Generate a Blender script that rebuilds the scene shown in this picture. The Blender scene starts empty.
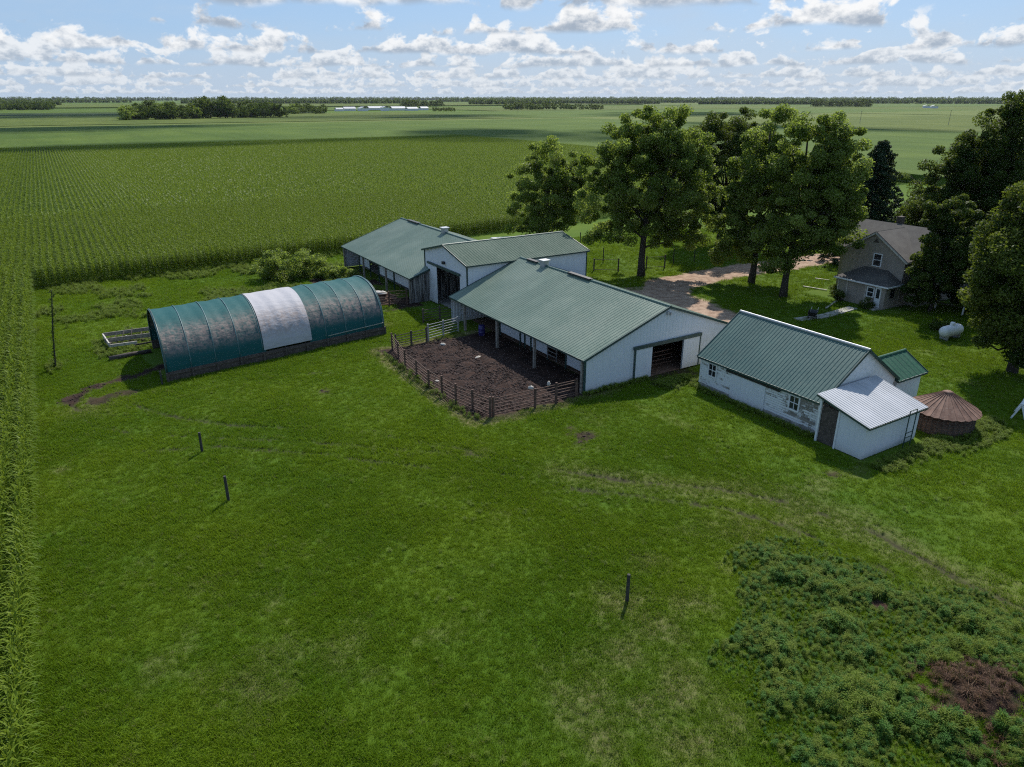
import bpy, math, random
import numpy as np
from mathutils import Vector, Matrix
rng = np.random.default_rng(7); random.seed(7)
SC = bpy.context.scene
COL = SC.collection
# ---------------------------------------------------------------- survey helper
# the site frame: +Y runs along the barns and the corn rows, +X across them; the drone hovers over (0, 0)
F_PX, HORIZON, AZ, CAM_H = 720.0, 98.0, math.radians(31.8), 19.0
PITCH = math.atan((383.5 - HORIZON) / F_PX)
cp, sp, ca, sa = math.cos(PITCH), math.sin(PITCH), math.cos(AZ), math.sin(AZ)
def P(x, y, z=0.0):
    u = (x - 512) / F_PX; v = (y - 383.5) / F_PX
    d = sp + v * cp; fw = cp - v * sp
    t = (CAM_H - z) / d
    return ((u * ca + fw * sa) * t, (-u * sa + fw * ca) * t)
def far(x, dist):
    a = math.atan((x - 512) / F_PX * cp) + AZ
    return (math.sin(a) * dist, math.cos(a) * dist)
# ---------------------------------------------------------------- numpy noise
def _h(ix, iy, s):
    n = (ix.astype(np.int64) * 374761393 + iy.astype(np.int64) * 668265263 + s * 1442695041) & 0x7fffffff
    n = ((n ^ (n >> 13)) * 1274126177) & 0x7fffffff
    return ((n ^ (n >> 16)) & 0xffff) / 65535.0
def vnoise(x, y, s=0):
    x = np.asarray(x, float); y = np.asarray(y, float)
    ix = np.floor(x); iy = np.floor(y); fx = x - ix; fy = y - iy
    fx = fx * fx * (3 - 2 * fx); fy = fy * fy * (3 - 2 * fy)
    a = _h(ix, iy, s); b = _h(ix + 1, iy, s); c = _h(ix, iy + 1, s); d = _h(ix + 1, iy + 1, s)
    return (a * (1 - fx) + b * fx) * (1 - fy) + (c * (1 - fx) + d * fx) * fy
def fbm(x, y, sc, o=4, s=0):
    t = 0; a = 0.5; n = 0
    for k in range(o):
        t = t + a * vnoise(np.asarray(x) / sc, np.asarray(y) / sc, s + k * 17); n += a; a *= 0.55; sc = sc / 2.03
    return t / n
def sstep(a, b, x):
    t = np.clip((x - a) / (b - a), 0, 1); return t * t * (3 - 2 * t)
def dpoly(x, y, pts):
    best = np.full(np.shape(x), 1e9)
    for (x0, y0), (x1, y1) in zip(pts[:-1], pts[1:]):
        dx, dy = x1 - x0, y1 - y0; L = dx * dx + dy * dy + 1e-9
        t = np.clip(((x - x0) * dx + (y - y0) * dy) / L, 0, 1)
        best = np.minimum(best, np.hypot(x - x0 - t * dx, y - y0 - t * dy))
    return best
def inpoly(x, y, pts):
    r = np.zeros(np.shape(x), bool); n = len(pts)
    for i in range(n):
        x0, y0 = pts[i]; x1, y1 = pts[(i + 1) % n]
        c = ((y0 > y) != (y1 > y))
        with np.errstate(divide='ignore', invalid='ignore'):
            r ^= c & (x < (x1 - x0) * (y - y0) / (y1 - y0 + 1e-12) + x0)
    return r
# ---------------------------------------------------------------- objects
def tag(o, label=None, cat=None, group=None, kind=None):
    if label: o['label'] = label
    if cat: o['category'] = cat
    if group: o['group'] = group
    if kind: o['kind'] = kind
    return o
def empty(name, loc=(0, 0, 0), rz=0.0):
    o = bpy.data.objects.new(name, None); COL.objects.link(o)
    o.location = (*loc, 0) if len(loc) == 2 else loc; o.rotation_euler = (0, 0, rz); o.empty_display_size = 0.3
    return o
def mesh_obj(name, v, f, mat, parent=None, smooth=False, link=True, fattr=None, mats=None, midx=None):
    me = bpy.data.meshes.new(name)
    me.from_pydata([tuple(map(float, p)) for p in v] if not isinstance(v, np.ndarray) else v.tolist(), [], f if not isinstance(f, np.ndarray) else f.tolist())
    me.validate()
    for m in (mats or [mat]): me.materials.append(m)
    if midx is not None: me.polygons.foreach_set('material_index', np.asarray(midx, np.int32))
    if smooth: me.polygons.foreach_set('use_smooth', np.ones(len(me.polygons), bool))
    if fattr is not None:
        a = me.attributes.new('tint', 'FLOAT', 'FACE'); a.data.foreach_set('value', np.asarray(fattr, np.float32))
    me.update()
    o = bpy.data.objects.new(name, me)
    if link: COL.objects.link(o)
    if parent is not None: o.parent = parent
    return o
class MB:
    def __init__(s): s.v = []; s.f = []
    def add(s, vs, fs):
        n = len(s.v); s.v += [tuple(p) for p in vs]; s.f += [tuple(i + n for i in q) for q in fs]; return s
    def box(s, x0, x1, y0, y1, z0, z1):
        return s.add([(x0,y0,z0),(x1,y0,z0),(x1,y1,z0),(x0,y1,z0),(x0,y0,z1),(x1,y0,z1),(x1,y1,z1),(x0,y1,z1)],
                     [(3,2,1,0),(4,5,6,7),(0,1,5,4),(1,2,6,5),(2,3,7,6),(3,0,4,7)])
    def beam(s, a, b, w, h=None, up=(0, 0, 1)):
        a = Vector(a); b = Vector(b); d = (b - a).normalized(); u = Vector(up)
        if abs(d.dot(u)) > 0.98: u = Vector((1, 0, 0))
        r = d.cross(u).normalized(); u = r.cross(d).normalized(); h = h or w
        q = [r * (-w / 2) + u * (-h / 2), r * (w / 2) + u * (-h / 2), r * (w / 2) + u * (h / 2), r * (-w / 2) + u * (h / 2)]
        return s.add([a + k for k in q] + [b + k for k in q], [(3,2,1,0),(4,5,6,7),(0,1,5,4),(1,2,6,5),(2,3,7,6),(3,0,4,7)])
    def tube(s, pts, rad, n=7, cap=True):
        pts = [Vector(p) for p in pts]; rad = rad if hasattr(rad, '__len__') else [rad] * len(pts)
        vs = []; fs = []; ref = Vector((0.37, 0.91, 0.17))
        for i, p in enumerate(pts):
            d = (pts[min(i + 1, len(pts) - 1)] - pts[max(i - 1, 0)]).normalized()
            r = d.cross(ref if abs(d.dot(ref)) < .95 else Vector((1, 0, 0))).normalized(); u = r.cross(d)
            for k in range(n):
                t = 2 * math.pi * k / n; vs.append(p + (r * math.cos(t) + u * math.sin(t)) * rad[i])
        for i in range(len(pts) - 1):
            for k in range(n):
                fs.append((i * n + k, i * n + (k + 1) % n, (i + 1) * n + (k + 1) % n, (i + 1) * n + k))
        if cap: fs.append(tuple(range(n))[::-1]); fs.append(tuple((len(pts) - 1) * n + k for k in range(n)))
        return s.add(vs, fs)
    def prism(s, poly, z0, z1):
        n = len(poly)
        return s.add([(x, y, z0) for x, y in poly] + [(x, y, z1) for x, y in poly],
                     [tuple(range(n))[::-1], tuple(range(n, 2 * n))] + [(i, (i + 1) % n, n + (i + 1) % n, n + i) for i in range(n)])
    def slab(s, quad, th):
        a = [Vector(q) for q in quad]; nrm = (a[1] - a[0]).cross(a[3] - a[0]).normalized() * th
        n = len(a)
        return s.add([p for p in a] + [p + nrm for p in a], [tuple(range(n))[::-1], tuple(range(n, 2 * n))] + [(i, (i + 1) % n, n + (i + 1) % n, n + i) for i in range(n)])
    def ribbed(s, o, u, w, L, v0, v1, n, pitch=0.3, h=0.025, breaks=()):
        # sheet metal with standing ribs: profile runs along u, ribs run along w from v0(t) to v1(t)
        o = Vector(o); u = Vector(u).normalized(); w = Vector(w).normalized(); n = Vector(n).normalized()
        g = v0 if callable(v0) else (lambda t: v0); k = v1 if callable(v1) else (lambda t: v1)
        prof = [(0.0, 0.0)]
        for i in range(int(L / pitch) + 1):
            for q, hh in ((0.30, 0), (0.40, h), (0.62, h), (0.72, 0)):
                t = (i + q) * pitch
                if t < L - 0.01: prof.append((t, hh))
        prof.append((L, 0.0))
        for b in breaks:
            for bb in (b - 0.002, b + 0.002): prof.append((bb, 0.0))
        prof.sort()
        vs = []; fs = []
        for t, hh in prof:
            vs += [o + u * t + w * g(t) + n * hh, o + u * t + w * k(t) + n * hh]
        for i in range(len(prof) - 1): fs.append((2 * i, 2 * i + 2, 2 * i + 3, 2 * i + 1))
        return s.add(vs, fs)
    def build(s, name, mat, parent=None, smooth=False, link=True):
        o = mesh_obj(name, s.v, s.f, mat, parent, smooth, link)
        return o
def lathe(prof, n=24):
    vs = []; fs = []
    for r, z in prof:
        for k in range(n):
            t = 2 * math.pi * k / n; vs.append((r * math.cos(t), r * math.sin(t), z))
    for i in range(len(prof) - 1):
        for k in range(n): fs.append((i * n + k, i * n + (k + 1) % n, (i + 1) * n + (k + 1) % n, (i + 1) * n + k))
    return vs, fs
# ---------------------------------------------------------------- materials
class NT:
    def __init__(s, tree): s.t = tree; s.n = tree.nodes; s.l = tree.links
    def new(s, typ, **kw):
        nd = s.n.new(typ)
        for k, v in kw.items(): setattr(nd, k, v)
        return nd
    def set(s, sock, v):
        if isinstance(v, bpy.types.NodeSocket): s.l.new(v, sock)
        elif v is not None: sock.default_value = v
    def m(s, op, a, b=None, c=None, clamp=False):
        nd = s.new('ShaderNodeMath', operation=op, use_clamp=clamp)
        for i, v in enumerate((a, b, c)): 
            if v is not None: s.set(nd.inputs[i], v)
        return nd.outputs[0]
    def vm(s, op, a, b=None):
        nd = s.new('ShaderNodeVectorMath', operation=op); s.set(nd.inputs[0], a)
        if b is not None: s.set(nd.inputs[1], b)
        return nd.outputs[0]
    def mr(s, v, a, b, c=0.0, d=1.0, smooth=True):
        nd = s.new('ShaderNodeMapRange', interpolation_type='SMOOTHSTEP' if smooth else 'LINEAR')
        for i, q in enumerate((v, a, b, c, d)): s.set(nd.inputs[i], q)
        return nd.outputs[0]
    def mix(s, f, a, b, blend='MIX'):
        nd = s.new('ShaderNodeMix', data_type='RGBA', blend_type=blend)
        s.set(nd.inputs[0], f); s.set(nd.inputs[6], c4(a)); s.set(nd.inputs[7], c4(b)); return nd.outputs[2]
    def noise(s, vec, scale, detail=4, rough=0.55, dist=0.0, dim='3D'):
        nd = s.new('ShaderNodeTexNoise', noise_dimensions=dim)
        s.set(nd.inputs['Vector'], vec); s.set(nd.inputs['Scale'], scale); nd.inputs['Detail'].default_value = detail
        nd.inputs['Roughness'].default_value = rough; nd.inputs['Distortion'].default_value = dist
        return nd.outputs[0]
    def attr(s, name, out=2, typ='GEOMETRY'):
        nd = s.new('ShaderNodeAttribute', attribute_name=name, attribute_type=typ); return nd.outputs[out]
    def scale(s, vec, v3):
        return s.vm('MULTIPLY', vec, v3)
    def obj(s): return s.new('ShaderNodeTexCoord').outputs['Object']
    def pos(s): return s.new('ShaderNodeNewGeometry').outputs['Position']
    def bump(s, h, strength=0.3, dist=0.05):
        nd = s.new('ShaderNodeBump'); nd.inputs['Strength'].default_value = strength; nd.inputs['Distance'].default_value = dist
        s.l.new(h, nd.inputs['Height']); return nd.outputs[0]
def c4(c):
    if isinstance(c, (tuple, list)) and len(c) == 3: return (*c, 1.0)
    return c
def mat(name, fn, rough=0.7, metal=0.0, spec=0.5):
    m = bpy.data.materials.new(name); m.use_nodes = True; t = NT(m.node_tree)
    b = t.n['Principled BSDF']; b.inputs['Roughness'].default_value = rough; b.inputs['Metallic'].default_value = metal
    b.inputs['Specular IOR Level'].default_value = spec
    r = fn(t, b)
    if r is not None: t.set(b.inputs['Base Color'], c4(r))
    return m
def plain(name, col, rough=0.7, metal=0.0, var=0.25, sc=3.0, spec=0.5):
    def fn(t, b):
        n = t.noise(t.obj(), sc, 5, 0.6)
        return t.mix(t.mr(n, 0.3, 0.7), tuple(c * (1 - var) for c in col), tuple(min(1, c * (1 + var)) for c in col))
    return mat(name, fn, rough, metal, spec)
M = {}
def roof_metal(name, col, faded, rough=0.38, ax=1):
    def fn(t, b):
        o = t.obj()
        big = t.noise(o, 0.25, 3); streak = t.noise(t.scale(o, (0.5, 5.0, 0.5) if ax else (5.0, 0.5, 0.5)), 1.2, 5, 0.65)
        s3 = t.new('ShaderNodeSeparateXYZ'); t.l.new(o, s3.inputs[0]); sheet = t.new('ShaderNodeTexWhiteNoise', noise_dimensions='1D'); t.l.new(t.m('FLOOR', t.m('MULTIPLY', s3.outputs[ax], 1 / .9)), sheet.inputs['W'])
        blot = t.noise(o, 1.7, 6, .7); fine = t.noise(o, 7, 4)
        c = t.mix(t.mr(big, 0.35, 0.7), col, faded)
        c = t.mix(t.m('MULTIPLY', t.mr(streak, 0.45, 0.8), 0.45), c, tuple(x * 0.62 for x in col))
        c = t.mix(t.m('MULTIPLY', sheet.outputs[0], .30), c, tuple(x * 0.72 for x in col))
        c = t.mix(t.m('MULTIPLY', t.mr(blot, .58, .78), .35), c, (0.16, 0.13, 0.10))
        t.set(b.inputs['Roughness'], t.mr(fine, 0.3, 0.7, rough - 0.06, rough + 0.14))
        t.set(b.inputs['Normal'], t.bump(t.noise(o, 2.2, 2), 0.12, 0.05))
        return c
    return mat(name, fn, rough, 0.0, 0.32)
M['roof_green'] = roof_metal('green_roof_metal', (0.112, 0.160, 0.122), (0.165, 0.208, 0.162))
M['roof_dark_green'] = roof_metal('dark_green_roof_metal', (0.046, 0.100, 0.090), (0.070, 0.130, 0.112), 0.45)
M['roof_shed'] = roof_metal('deep_green_roof_metal', (0.016, 0.075, 0.045), (0.024, 0.095, 0.058), 0.5, 0)
M['roof_pale'] = roof_metal('pale_green_roof_metal', (0.072, 0.108, 0.082), (0.10, 0.135, 0.104), 0.75, 0); M['roof_pale'].node_tree.nodes['Principled BSDF'].inputs['Specular IOR Level'].default_value = .12
M['roof_white'] = roof_metal('white_roof_metal', (0.36, 0.37, 0.39), (0.46, 0.46, 0.48), 0.5, 0)
def wall_white(name, a=(0.58, 0.60, 0.63), d=(0.40, 0.37, 0.31)):
    def fn(t, b):
        o = t.obj(); z = t.new('ShaderNodeSeparateXYZ'); t.l.new(o, z.inputs[0])
        n = t.noise(t.scale(o, (1.6, 1.6, 0.35)), 1.5, 6, 0.65)
        low = t.mr(t.m('ADD', z.outputs[2], t.m('MULTIPLY', n, 0.9)), 0.15, 1.15, 0.75, 0.0)
        c = t.mix(t.m('MULTIPLY', t.mr(n, 0.45, 0.75), 0.35), a, tuple(x * 0.78 for x in a))
        return t.mix(low, c, d)
    return mat(name, fn, 0.5)
M['wall'] = wall_white('white_wall_steel')
M['trim_dark'] = plain('dark_green_trim', (0.02, 0.05, 0.045), 0.45)
M['wood_grey'] = plain('grey_weathered_wood', (0.20, 0.18, 0.155), 0.9, 0, 0.4, 6)
M['wood_dark'] = plain('dark_old_wood', (0.07, 0.055, 0.045), 0.9, 0, 0.4, 6)
M['wood_pale'] = plain('pale_weathered_boards', (0.42, 0.39, 0.34), 0.85, 0, 0.3, 5)
M['rail'] = plain('brown_fence_rail', (0.095, 0.054, 0.039), 0.85, 0, 0.5, 4)
M['steel'] = plain('galvanised_steel', (0.42, 0.43, 0.44), 0.42, 0.6, 0.2, 8)
M['post_dark'] = plain('dark_creosote_post', (0.035, 0.034, 0.03), 0.85, 0, 0.4, 9)
M['white_paint'] = plain('white_paint', (0.62, 0.63, 0.64), 0.5, 0, 0.1, 4)
M['black'] = plain('black_paint', (0.015, 0.015, 0.017), 0.5)
def vboards(t, b):
    o = t.obj(); n = t.noise(t.scale(o, (7, 7, .35)), 1.0, 5, .7)
    return t.mix(t.mr(n, .46, .62), (0.035, 0.032, 0.03), (0.26, 0.25, 0.24))
M['vboards'] = mat('dark_upright_boards', vboards, .85)
M['interior'] = plain('dark_interior_boards', (0.10, 0.085, 0.07), 0.9)  # one even dark brown, also on the annex wall
M['concrete'] = plain('old_concrete', (0.30, 0.285, 0.26), 0.9, 0, 0.35, 2.5)
M['blue_plastic'] = plain('blue_plastic', (0.025, 0.02, 0.12), 0.5)
M['hay'] = plain('brown_old_hay', (0.13, 0.075, 0.05), 0.95, 0, 0.5, 5)
M['tarp'] = plain('pale_sacking', (0.40, 0.37, 0.33), 0.8, 0, 0.2, 4)
def glassfn(t, b):
    b.inputs['Roughness'].default_value = 0.08
    return t.mix(t.mr(t.noise(t.obj(), 3, 2), .4, .6), (0.012, 0.014, 0.017), (0.03, 0.035, 0.04))
M['glass'] = mat('dark_window_glass', glassfn, 0.08)
def peel(t, b):
    o = t.obj(); s = t.new('ShaderNodeSeparateXYZ'); t.l.new(o, s.inputs[0])
    lap = t.m('FRACT', t.m('MULTIPLY', s.outputs[2], 1 / 0.15))
    row = t.m('FLOOR', t.m('MULTIPLY', s.outputs[2], 1 / 0.15))
    cv = t.new('ShaderNodeCombineXYZ'); t.l.new(t.m('MULTIPLY', s.outputs[1], 0.30), cv.inputs[1]); t.l.new(t.m('MULTIPLY', row, 3.7), cv.inputs[2]); t.l.new(t.m('MULTIPLY', s.outputs[0], .55), cv.inputs[0])
    n = t.noise(cv.outputs[0], 1.9, 9, 0.78)
    big = t.noise(o, 0.45, 3)
    side = t.mr(s.outputs[1], 4.0, -4.8)      # more bare boards towards the lean-to end
    thr = t.m('SUBTRACT', t.mr(big, 0.3, 0.7, 0.635, 0.515), t.m('MULTIPLY', side, 0.075))
    wn = t.new('ShaderNodeTexWhiteNoise', noise_dimensions='1D'); t.l.new(row, wn.inputs['W'])
    thr = t.m('ADD', thr, t.m('MULTIPLY', t.m('SUBTRACT', wn.outputs[0], .5), .13))
    fl = t.noise(t.scale(o, (1, .45, 9.0)), 3.2, 6, .7)
    n = t.m('ADD', n, t.m('MULTIPLY', t.m('SUBTRACT', fl, .5), .55))
    bare = t.mr(t.m('SUBTRACT', n, thr), -0.02, 0.04)
    bare = t.m('MAXIMUM', bare, t.m('MULTIPLY', t.mr(lap, .16, .04), t.mr(side, .25, .8)))
    wood = t.mix(t.noise(t.scale(o, (2, 2, 30)), 2, 3), (0.13, 0.115, 0.10), (0.36, 0.34, 0.31))
    wood = t.mix(t.m('MULTIPLY', wn.outputs[0], .75), wood, (0.10, 0.085, 0.075))
    c = t.mix(bare, (0.68, 0.70, 0.73), wood)
    t.set(b.inputs['Normal'], t.bump(lap, 0.9, 0.025))
    return c
M['peel'] = mat('peeling_white_clapboard', peel, 0.75)
def siding(t, b):
    o = t.obj(); s = t.new('ShaderNodeSeparateXYZ'); t.l.new(o, s.inputs[0])
    lap = t.m('FRACT', t.m('MULTIPLY', s.outputs[2], 1 / 0.13))
    n = t.noise(t.scale(o, (0.8, 0.8, 0.3)), 2, 5, .6)
    t.set(b.inputs['Normal'], t.bump(lap, 0.8, 0.02))
    return t.mix(t.mr(n, .3, .7), (0.245, 0.215, 0.185), (0.31, 0.27, 0.235))
M['siding'] = mat('beige_lap_siding', siding, 0.65)
def shingle(t, b):
    o = t.obj()
    br = t.new('ShaderNodeTexBrick'); t.l.new(t.scale(o, (1, 1, 1.0)), br.inputs['Vector']); br.inputs['Scale'].default_value = 3.0
    br.inputs['Color1'].default_value = (0.085, 0.077, 0.07, 1); br.inputs['Color2'].default_value = (0.06, 0.054, 0.05, 1); br.inputs['Mortar'].default_value = (0.05, 0.045, 0.042, 1)
    br.inputs['Mortar Size'].default_value = 0.03
    n = t.noise(o, 0.9, 5, .6)
    t.set(b.inputs['Normal'], t.bump(t.noise(o, 14, 3), .4, .02))
    return t.mix(t.mr(n, .35, .75), br.outputs[0], (0.10, 0.092, 0.082))
M['shingle'] = mat('grey_brown_shingles', shingle, 0.9)
def rust(t, b):
    o = t.obj(); n = t.noise(o, 1.8, 7, .7); n2 = t.noise(t.scale(o, (3, 3, .8)), 3, 4, .6)
    c = t.mix(t.mr(n, .35, .65), (0.115, 0.055, 0.036), (0.20, 0.11, 0.076))
    t.set(b.inputs['Normal'], t.bump(n2, .3, .03))
    return t.mix(t.mr(n2, .55, .8), c, (0.25, 0.185, 0.15))
M['rust'] = mat('rusty_roof_steel', rust, 0.75, 0.1)
def fabric(name, col, worn, k=0.5):
    def fn(t, b):
        o = t.obj(); s = t.new('ShaderNodeSeparateXYZ'); t.l.new(o, s.inputs[0])
        # worn woven tarp: dust and algae lie in a ragged band below the crown
        n = t.noise(t.scale(o, (2.2, 2.6, 2.6)), 1.6, 9, .75)
        st = t.noise(t.scale(o, (5, .6, .6)), 1.4, 5, .6)
        band = t.m('MULTIPLY', t.mr(s.outputs[2], 1.5, 2.3), t.mr(s.outputs[2], 3.9, 3.0))
        w = t.m('MULTIPLY', band, t.mr(t.m('ADD', n, t.m('MULTIPLY', st, .35)), .48, .84))
        c = t.mix(t.m('MULTIPLY', w, k), col, worn)
        c = t.mix(t.m('MULTIPLY', t.mr(st, .55, .8), .3), c, tuple(q * .6 for q in col))
        t.set(b.inputs['Normal'], t.bump(t.noise(t.scale(o, (.9, 1.6, 1.6)), 1.6, 5, .6), .55, .12))
        return c
    return mat(name, fn, 0.68, 0, 0.22)
M['fabric_green'] = fabric('faded_green_tarp', (0.006, 0.072, 0.074), (0.27, 0.195, 0.17), 0.9)
M['fabric_white'] = fabric('white_tarp', (0.37, 0.36, 0.38), (0.31, 0.24, 0.21), 0.85)
M['fabric_rib'] = plain('pale_green_tarp_seam', (0.06, 0.13, 0.135), 0.5)
# ================================================================ GROUND
def px(*pts): return [P(x, y) for x, y in pts]
PEN = (20.0, 30.4, 36.4, 52.2)
DRIVE = [(50, 47), (51, 53), (55.5, 56.8), (61, 57.2), (68, 57.4), (84, 56.2), (110, 58), (140, 64)]
PATH = px((797, 320), (826, 316), (853, 308))
RUTS = [px((72, 405), (90, 425), (130, 433), (200, 437), (290, 440), (400, 449), (520, 462)),
        px((120, 400), (165, 415), (230, 425), (300, 428), (400, 438), (470, 452)),
        px((560, 470), (640, 482), (720, 488), (800, 505), (880, 535), (960, 580), (1024, 612)),
        px((560, 487), (640, 496), (720, 507), (790, 527), (860, 556), (930, 595), (1024, 660)),
        px((130, 452), (220, 446), (330, 455), (450, 470), (520, 476))]
SCUFF = px((68, 402), (95, 388), (128, 378), (165, 366))
WEEDP = px((735, 560), (742, 540), (790, 538), (850, 556), (905, 580), (960, 590), (1040, 610), (1060, 780), (800, 790), (745, 700), (706, 655), (735, 610))
MOUND = P(978, 702); HOLE = P(878, 605)
TANS = [(P(627, 600), 1.5), (P(655, 625), 1.5), (P(675, 690), 1.6), (P(590, 690), 1.8), (P(735, 525), 1.8), (P(790, 520), 1.3), (P(690, 600), 1.2),
        (P(650, 560), 1.0), (P(60, 470), .7), (P(480, 455), .8), (P(255, 690), 1.3), (P(90, 410), 1.8), (P(405, 350), 1.2), (P(620, 655), 1.3), (P(560, 690), .9), (P(600, 740), 1.0), (P(690, 740), 1.1), (P(730, 720), 1.0), (P(640, 700), .9), (P(385, 325), 1.2)]
SCABS = [(P(580, 437), 1.15), (P(312, 373), .55), (P(325, 392), .4), (P(570, 428), .5), (P(672, 372), 1.6), (P(120, 395), 1.1), (P(100, 402), .9), (P(830, 475), .5), (P(905, 487), .5), (P(398, 352), .9)]
def masks(x, y):
    n1 = fbm(x, y, 1.3, 4, 3); n2 = fbm(x, y, 0.45, 3, 9)
    rag = (n1 - .5) * 1.6 + (n2 - .5) * .7
    dx = np.maximum(np.maximum(PEN[0] - x, x - PEN[1]), 0); dy = np.maximum(np.maximum(PEN[2] - y, y - PEN[3]), 0)
    ins = np.minimum(np.minimum(x - PEN[0], PEN[1] - x), np.minimum(y - PEN[2], PEN[3] - y))
    dirt = 1 - sstep(0.0, 0.55, np.hypot(dx, dy) - np.clip(ins, 0, 3) * 1.2 + rag * .6)
    dirt = np.maximum(dirt, 1 - sstep(.25, .95, dpoly(x, y, SCUFF) + rag * .9))
    west = (x > 22.2) & (x < 29.0) & (y > 63.0) & (y < 84)
    dirt = np.maximum(dirt, np.where(west, sstep(.25, .5, fbm(x, y, 2.5, 3, 5)), 0))
    for (c, r) in SCABS: dirt = np.maximum(dirt, .9 * (1 - sstep(r * .5, r * 1.1, np.hypot(x - c[0], y - c[1]) + rag * r * 1.2)))
    dirt = np.maximum(dirt, 1 - sstep(.9, 1.9, np.hypot((x - MOUND[0]) / 1.2, y - MOUND[1]) + rag * 1.5))
    dirt = np.maximum(dirt, 1 - sstep(.3, .7, np.hypot(x - HOLE[0], y - HOLE[1]) + rag * .8))
    # trodden strip before the barn door
    dirt = np.maximum(dirt, .8 * (1 - sstep(.2, 1.4, np.hypot(np.maximum(np.abs(x - 36) - 1.6, 0), np.maximum(np.abs(y - 36.2) - .8, 0)) + rag)))
    grav = 1 - sstep(2.2, 3.0, dpoly(x, y, DRIVE) + rag * .8)
    yard = np.hypot((x - 49.3) / 4.6, (y - 49.5) / 9.0)
    grav = np.maximum(grav, 1 - sstep(.85, 1.1, yard + rag * .2))
    tan = np.zeros(np.shape(x))
    for (c, r) in TANS: tan = np.maximum(tan, (1 - sstep(0, r * 1.5, np.hypot(x - c[0], (y - c[1])) + rag * r * .9)))
    tan = tan * .6; tan = np.maximum(tan, .4 * sstep(.64, .78, fbm(x, y, 2.2, 4, 21)) * sstep(-30, 25, 34 - y))
    tan = np.maximum(tan, .5 * (1 - sstep(.3, 2.2, dpoly(x, y, RUTS[2]) + rag)))
    tan = np.maximum(tan, .9 * (1 - sstep(.3, .9, np.abs(np.hypot(dx, dy) - .5) + rag * .5)) * (np.hypot(dx, dy) > 0))
    rut = np.zeros(np.shape(x))
    for r in RUTS:
        d = dpoly(x, y, r)
        rut = np.maximum(rut, (1 - sstep(.10, .26, np.abs(d - (.0)) + rag * .22)) * sstep(.32, .46, fbm(x, y, 1.4, 3, 40)))
    return dirt, grav, tan, rut
def ground_z(x, y, rut=None, dirt=None):
    near = np.clip(1 - (np.hypot(x - 30, y - 45) - 95) / 40, 0, 1)
    z = ((fbm(x, y, 9, 3, 1) - .5) * .22 + (fbm(x, y, 1.1, 3, 2) - .5) * .10) * near
    if rut is not None: z = z - rut * .07
    if dirt is not None: z = z + dirt * (fbm(x, y, .55, 3, 11) - .5) * .28
    z = z + .6 * np.exp(-(((x - MOUND[0]) / 2.0) ** 2 + ((y - MOUND[1]) / 1.6) ** 2))
    # level pads under the buildings
    for (a, b, c, d) in ((27.5, 44, 36, 85), (35.8, 43, 23, 34), (35.4, 46.9, 18, 27.5), (65, 78, 36, 47)):
        q = np.maximum(np.maximum(a - x, x - b), np.maximum(c - y, y - d)); z = np.where(q < 0, np.minimum(z, 0.0) * 0 - .0, z * sstep(-.01, 1.0, q))
    return z
def axis(lo, hi, step, far_lo, far_hi, g=1.16):
    a = list(np.arange(lo, hi + 1e-6, step)); s = step; v = a[-1]
    while v < far_hi: s *= g; v += s; a.append(v)
    s = step; v = a[0]; pre = []
    while v > far_lo: s *= g; v -= s; pre.append(v)
    return np.array(pre[::-1] + a)
gx = axis(-6, 72, 0.3, -30000, 30000); gy = axis(4, 96, 0.3, -3000, 30000)
GX, GY = np.meshgrid(gx, gy)
dirt, grav, tan, rut = masks(GX, GY)
GZ = ground_z(GX, GY, rut, dirt)
nx, ny = len(gx), len(gy)
vs = np.stack([GX.ravel(), GY.ravel(), GZ.ravel()], 1)
i = np.arange(nx * ny).reshape(ny, nx)
fs = np.stack([i[:-1, :-1].ravel(), i[:-1, 1:].ravel(), i[1:, 1:].ravel(), i[1:, :-1].ravel()], 1)
def grass_color(t, o):
    n1 = t.noise(o, 0.09, 5, .6); n2 = t.noise(o, 0.55, 5, .6, 0.4); n3 = t.noise(o, 3.0, 4, .6)
    mow = t.new('ShaderNodeTexWave', wave_type='BANDS', bands_direction='DIAGONAL'); t.l.new(o, mow.inputs['Vector'])
    mow.inputs['Scale'].default_value = 0.10; mow.inputs['Distortion'].default_value = 5.0; mow.inputs['Detail'].default_value = 2; mow.inputs['Detail Scale'].default_value = 0.35
    c = t.mix(t.mr(n1, .36, .66), (0.074, 0.152, 0.0042), (0.138, 0.208, 0.0055))
    c = t.mix(t.m('MULTIPLY', t.mr(n2, .42, .75), .3), c, (0.058, 0.140, 0.007))
    c = t.mix(t.m('MULTIPLY', t.mr(n3, .5, .8), .4), c, (0.150, 0.190, 0.018))
    c = t.mix(t.m('MULTIPLY', mow.outputs[0], .15), c, (0.128, 0.200, 0.007))
    return c
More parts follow.
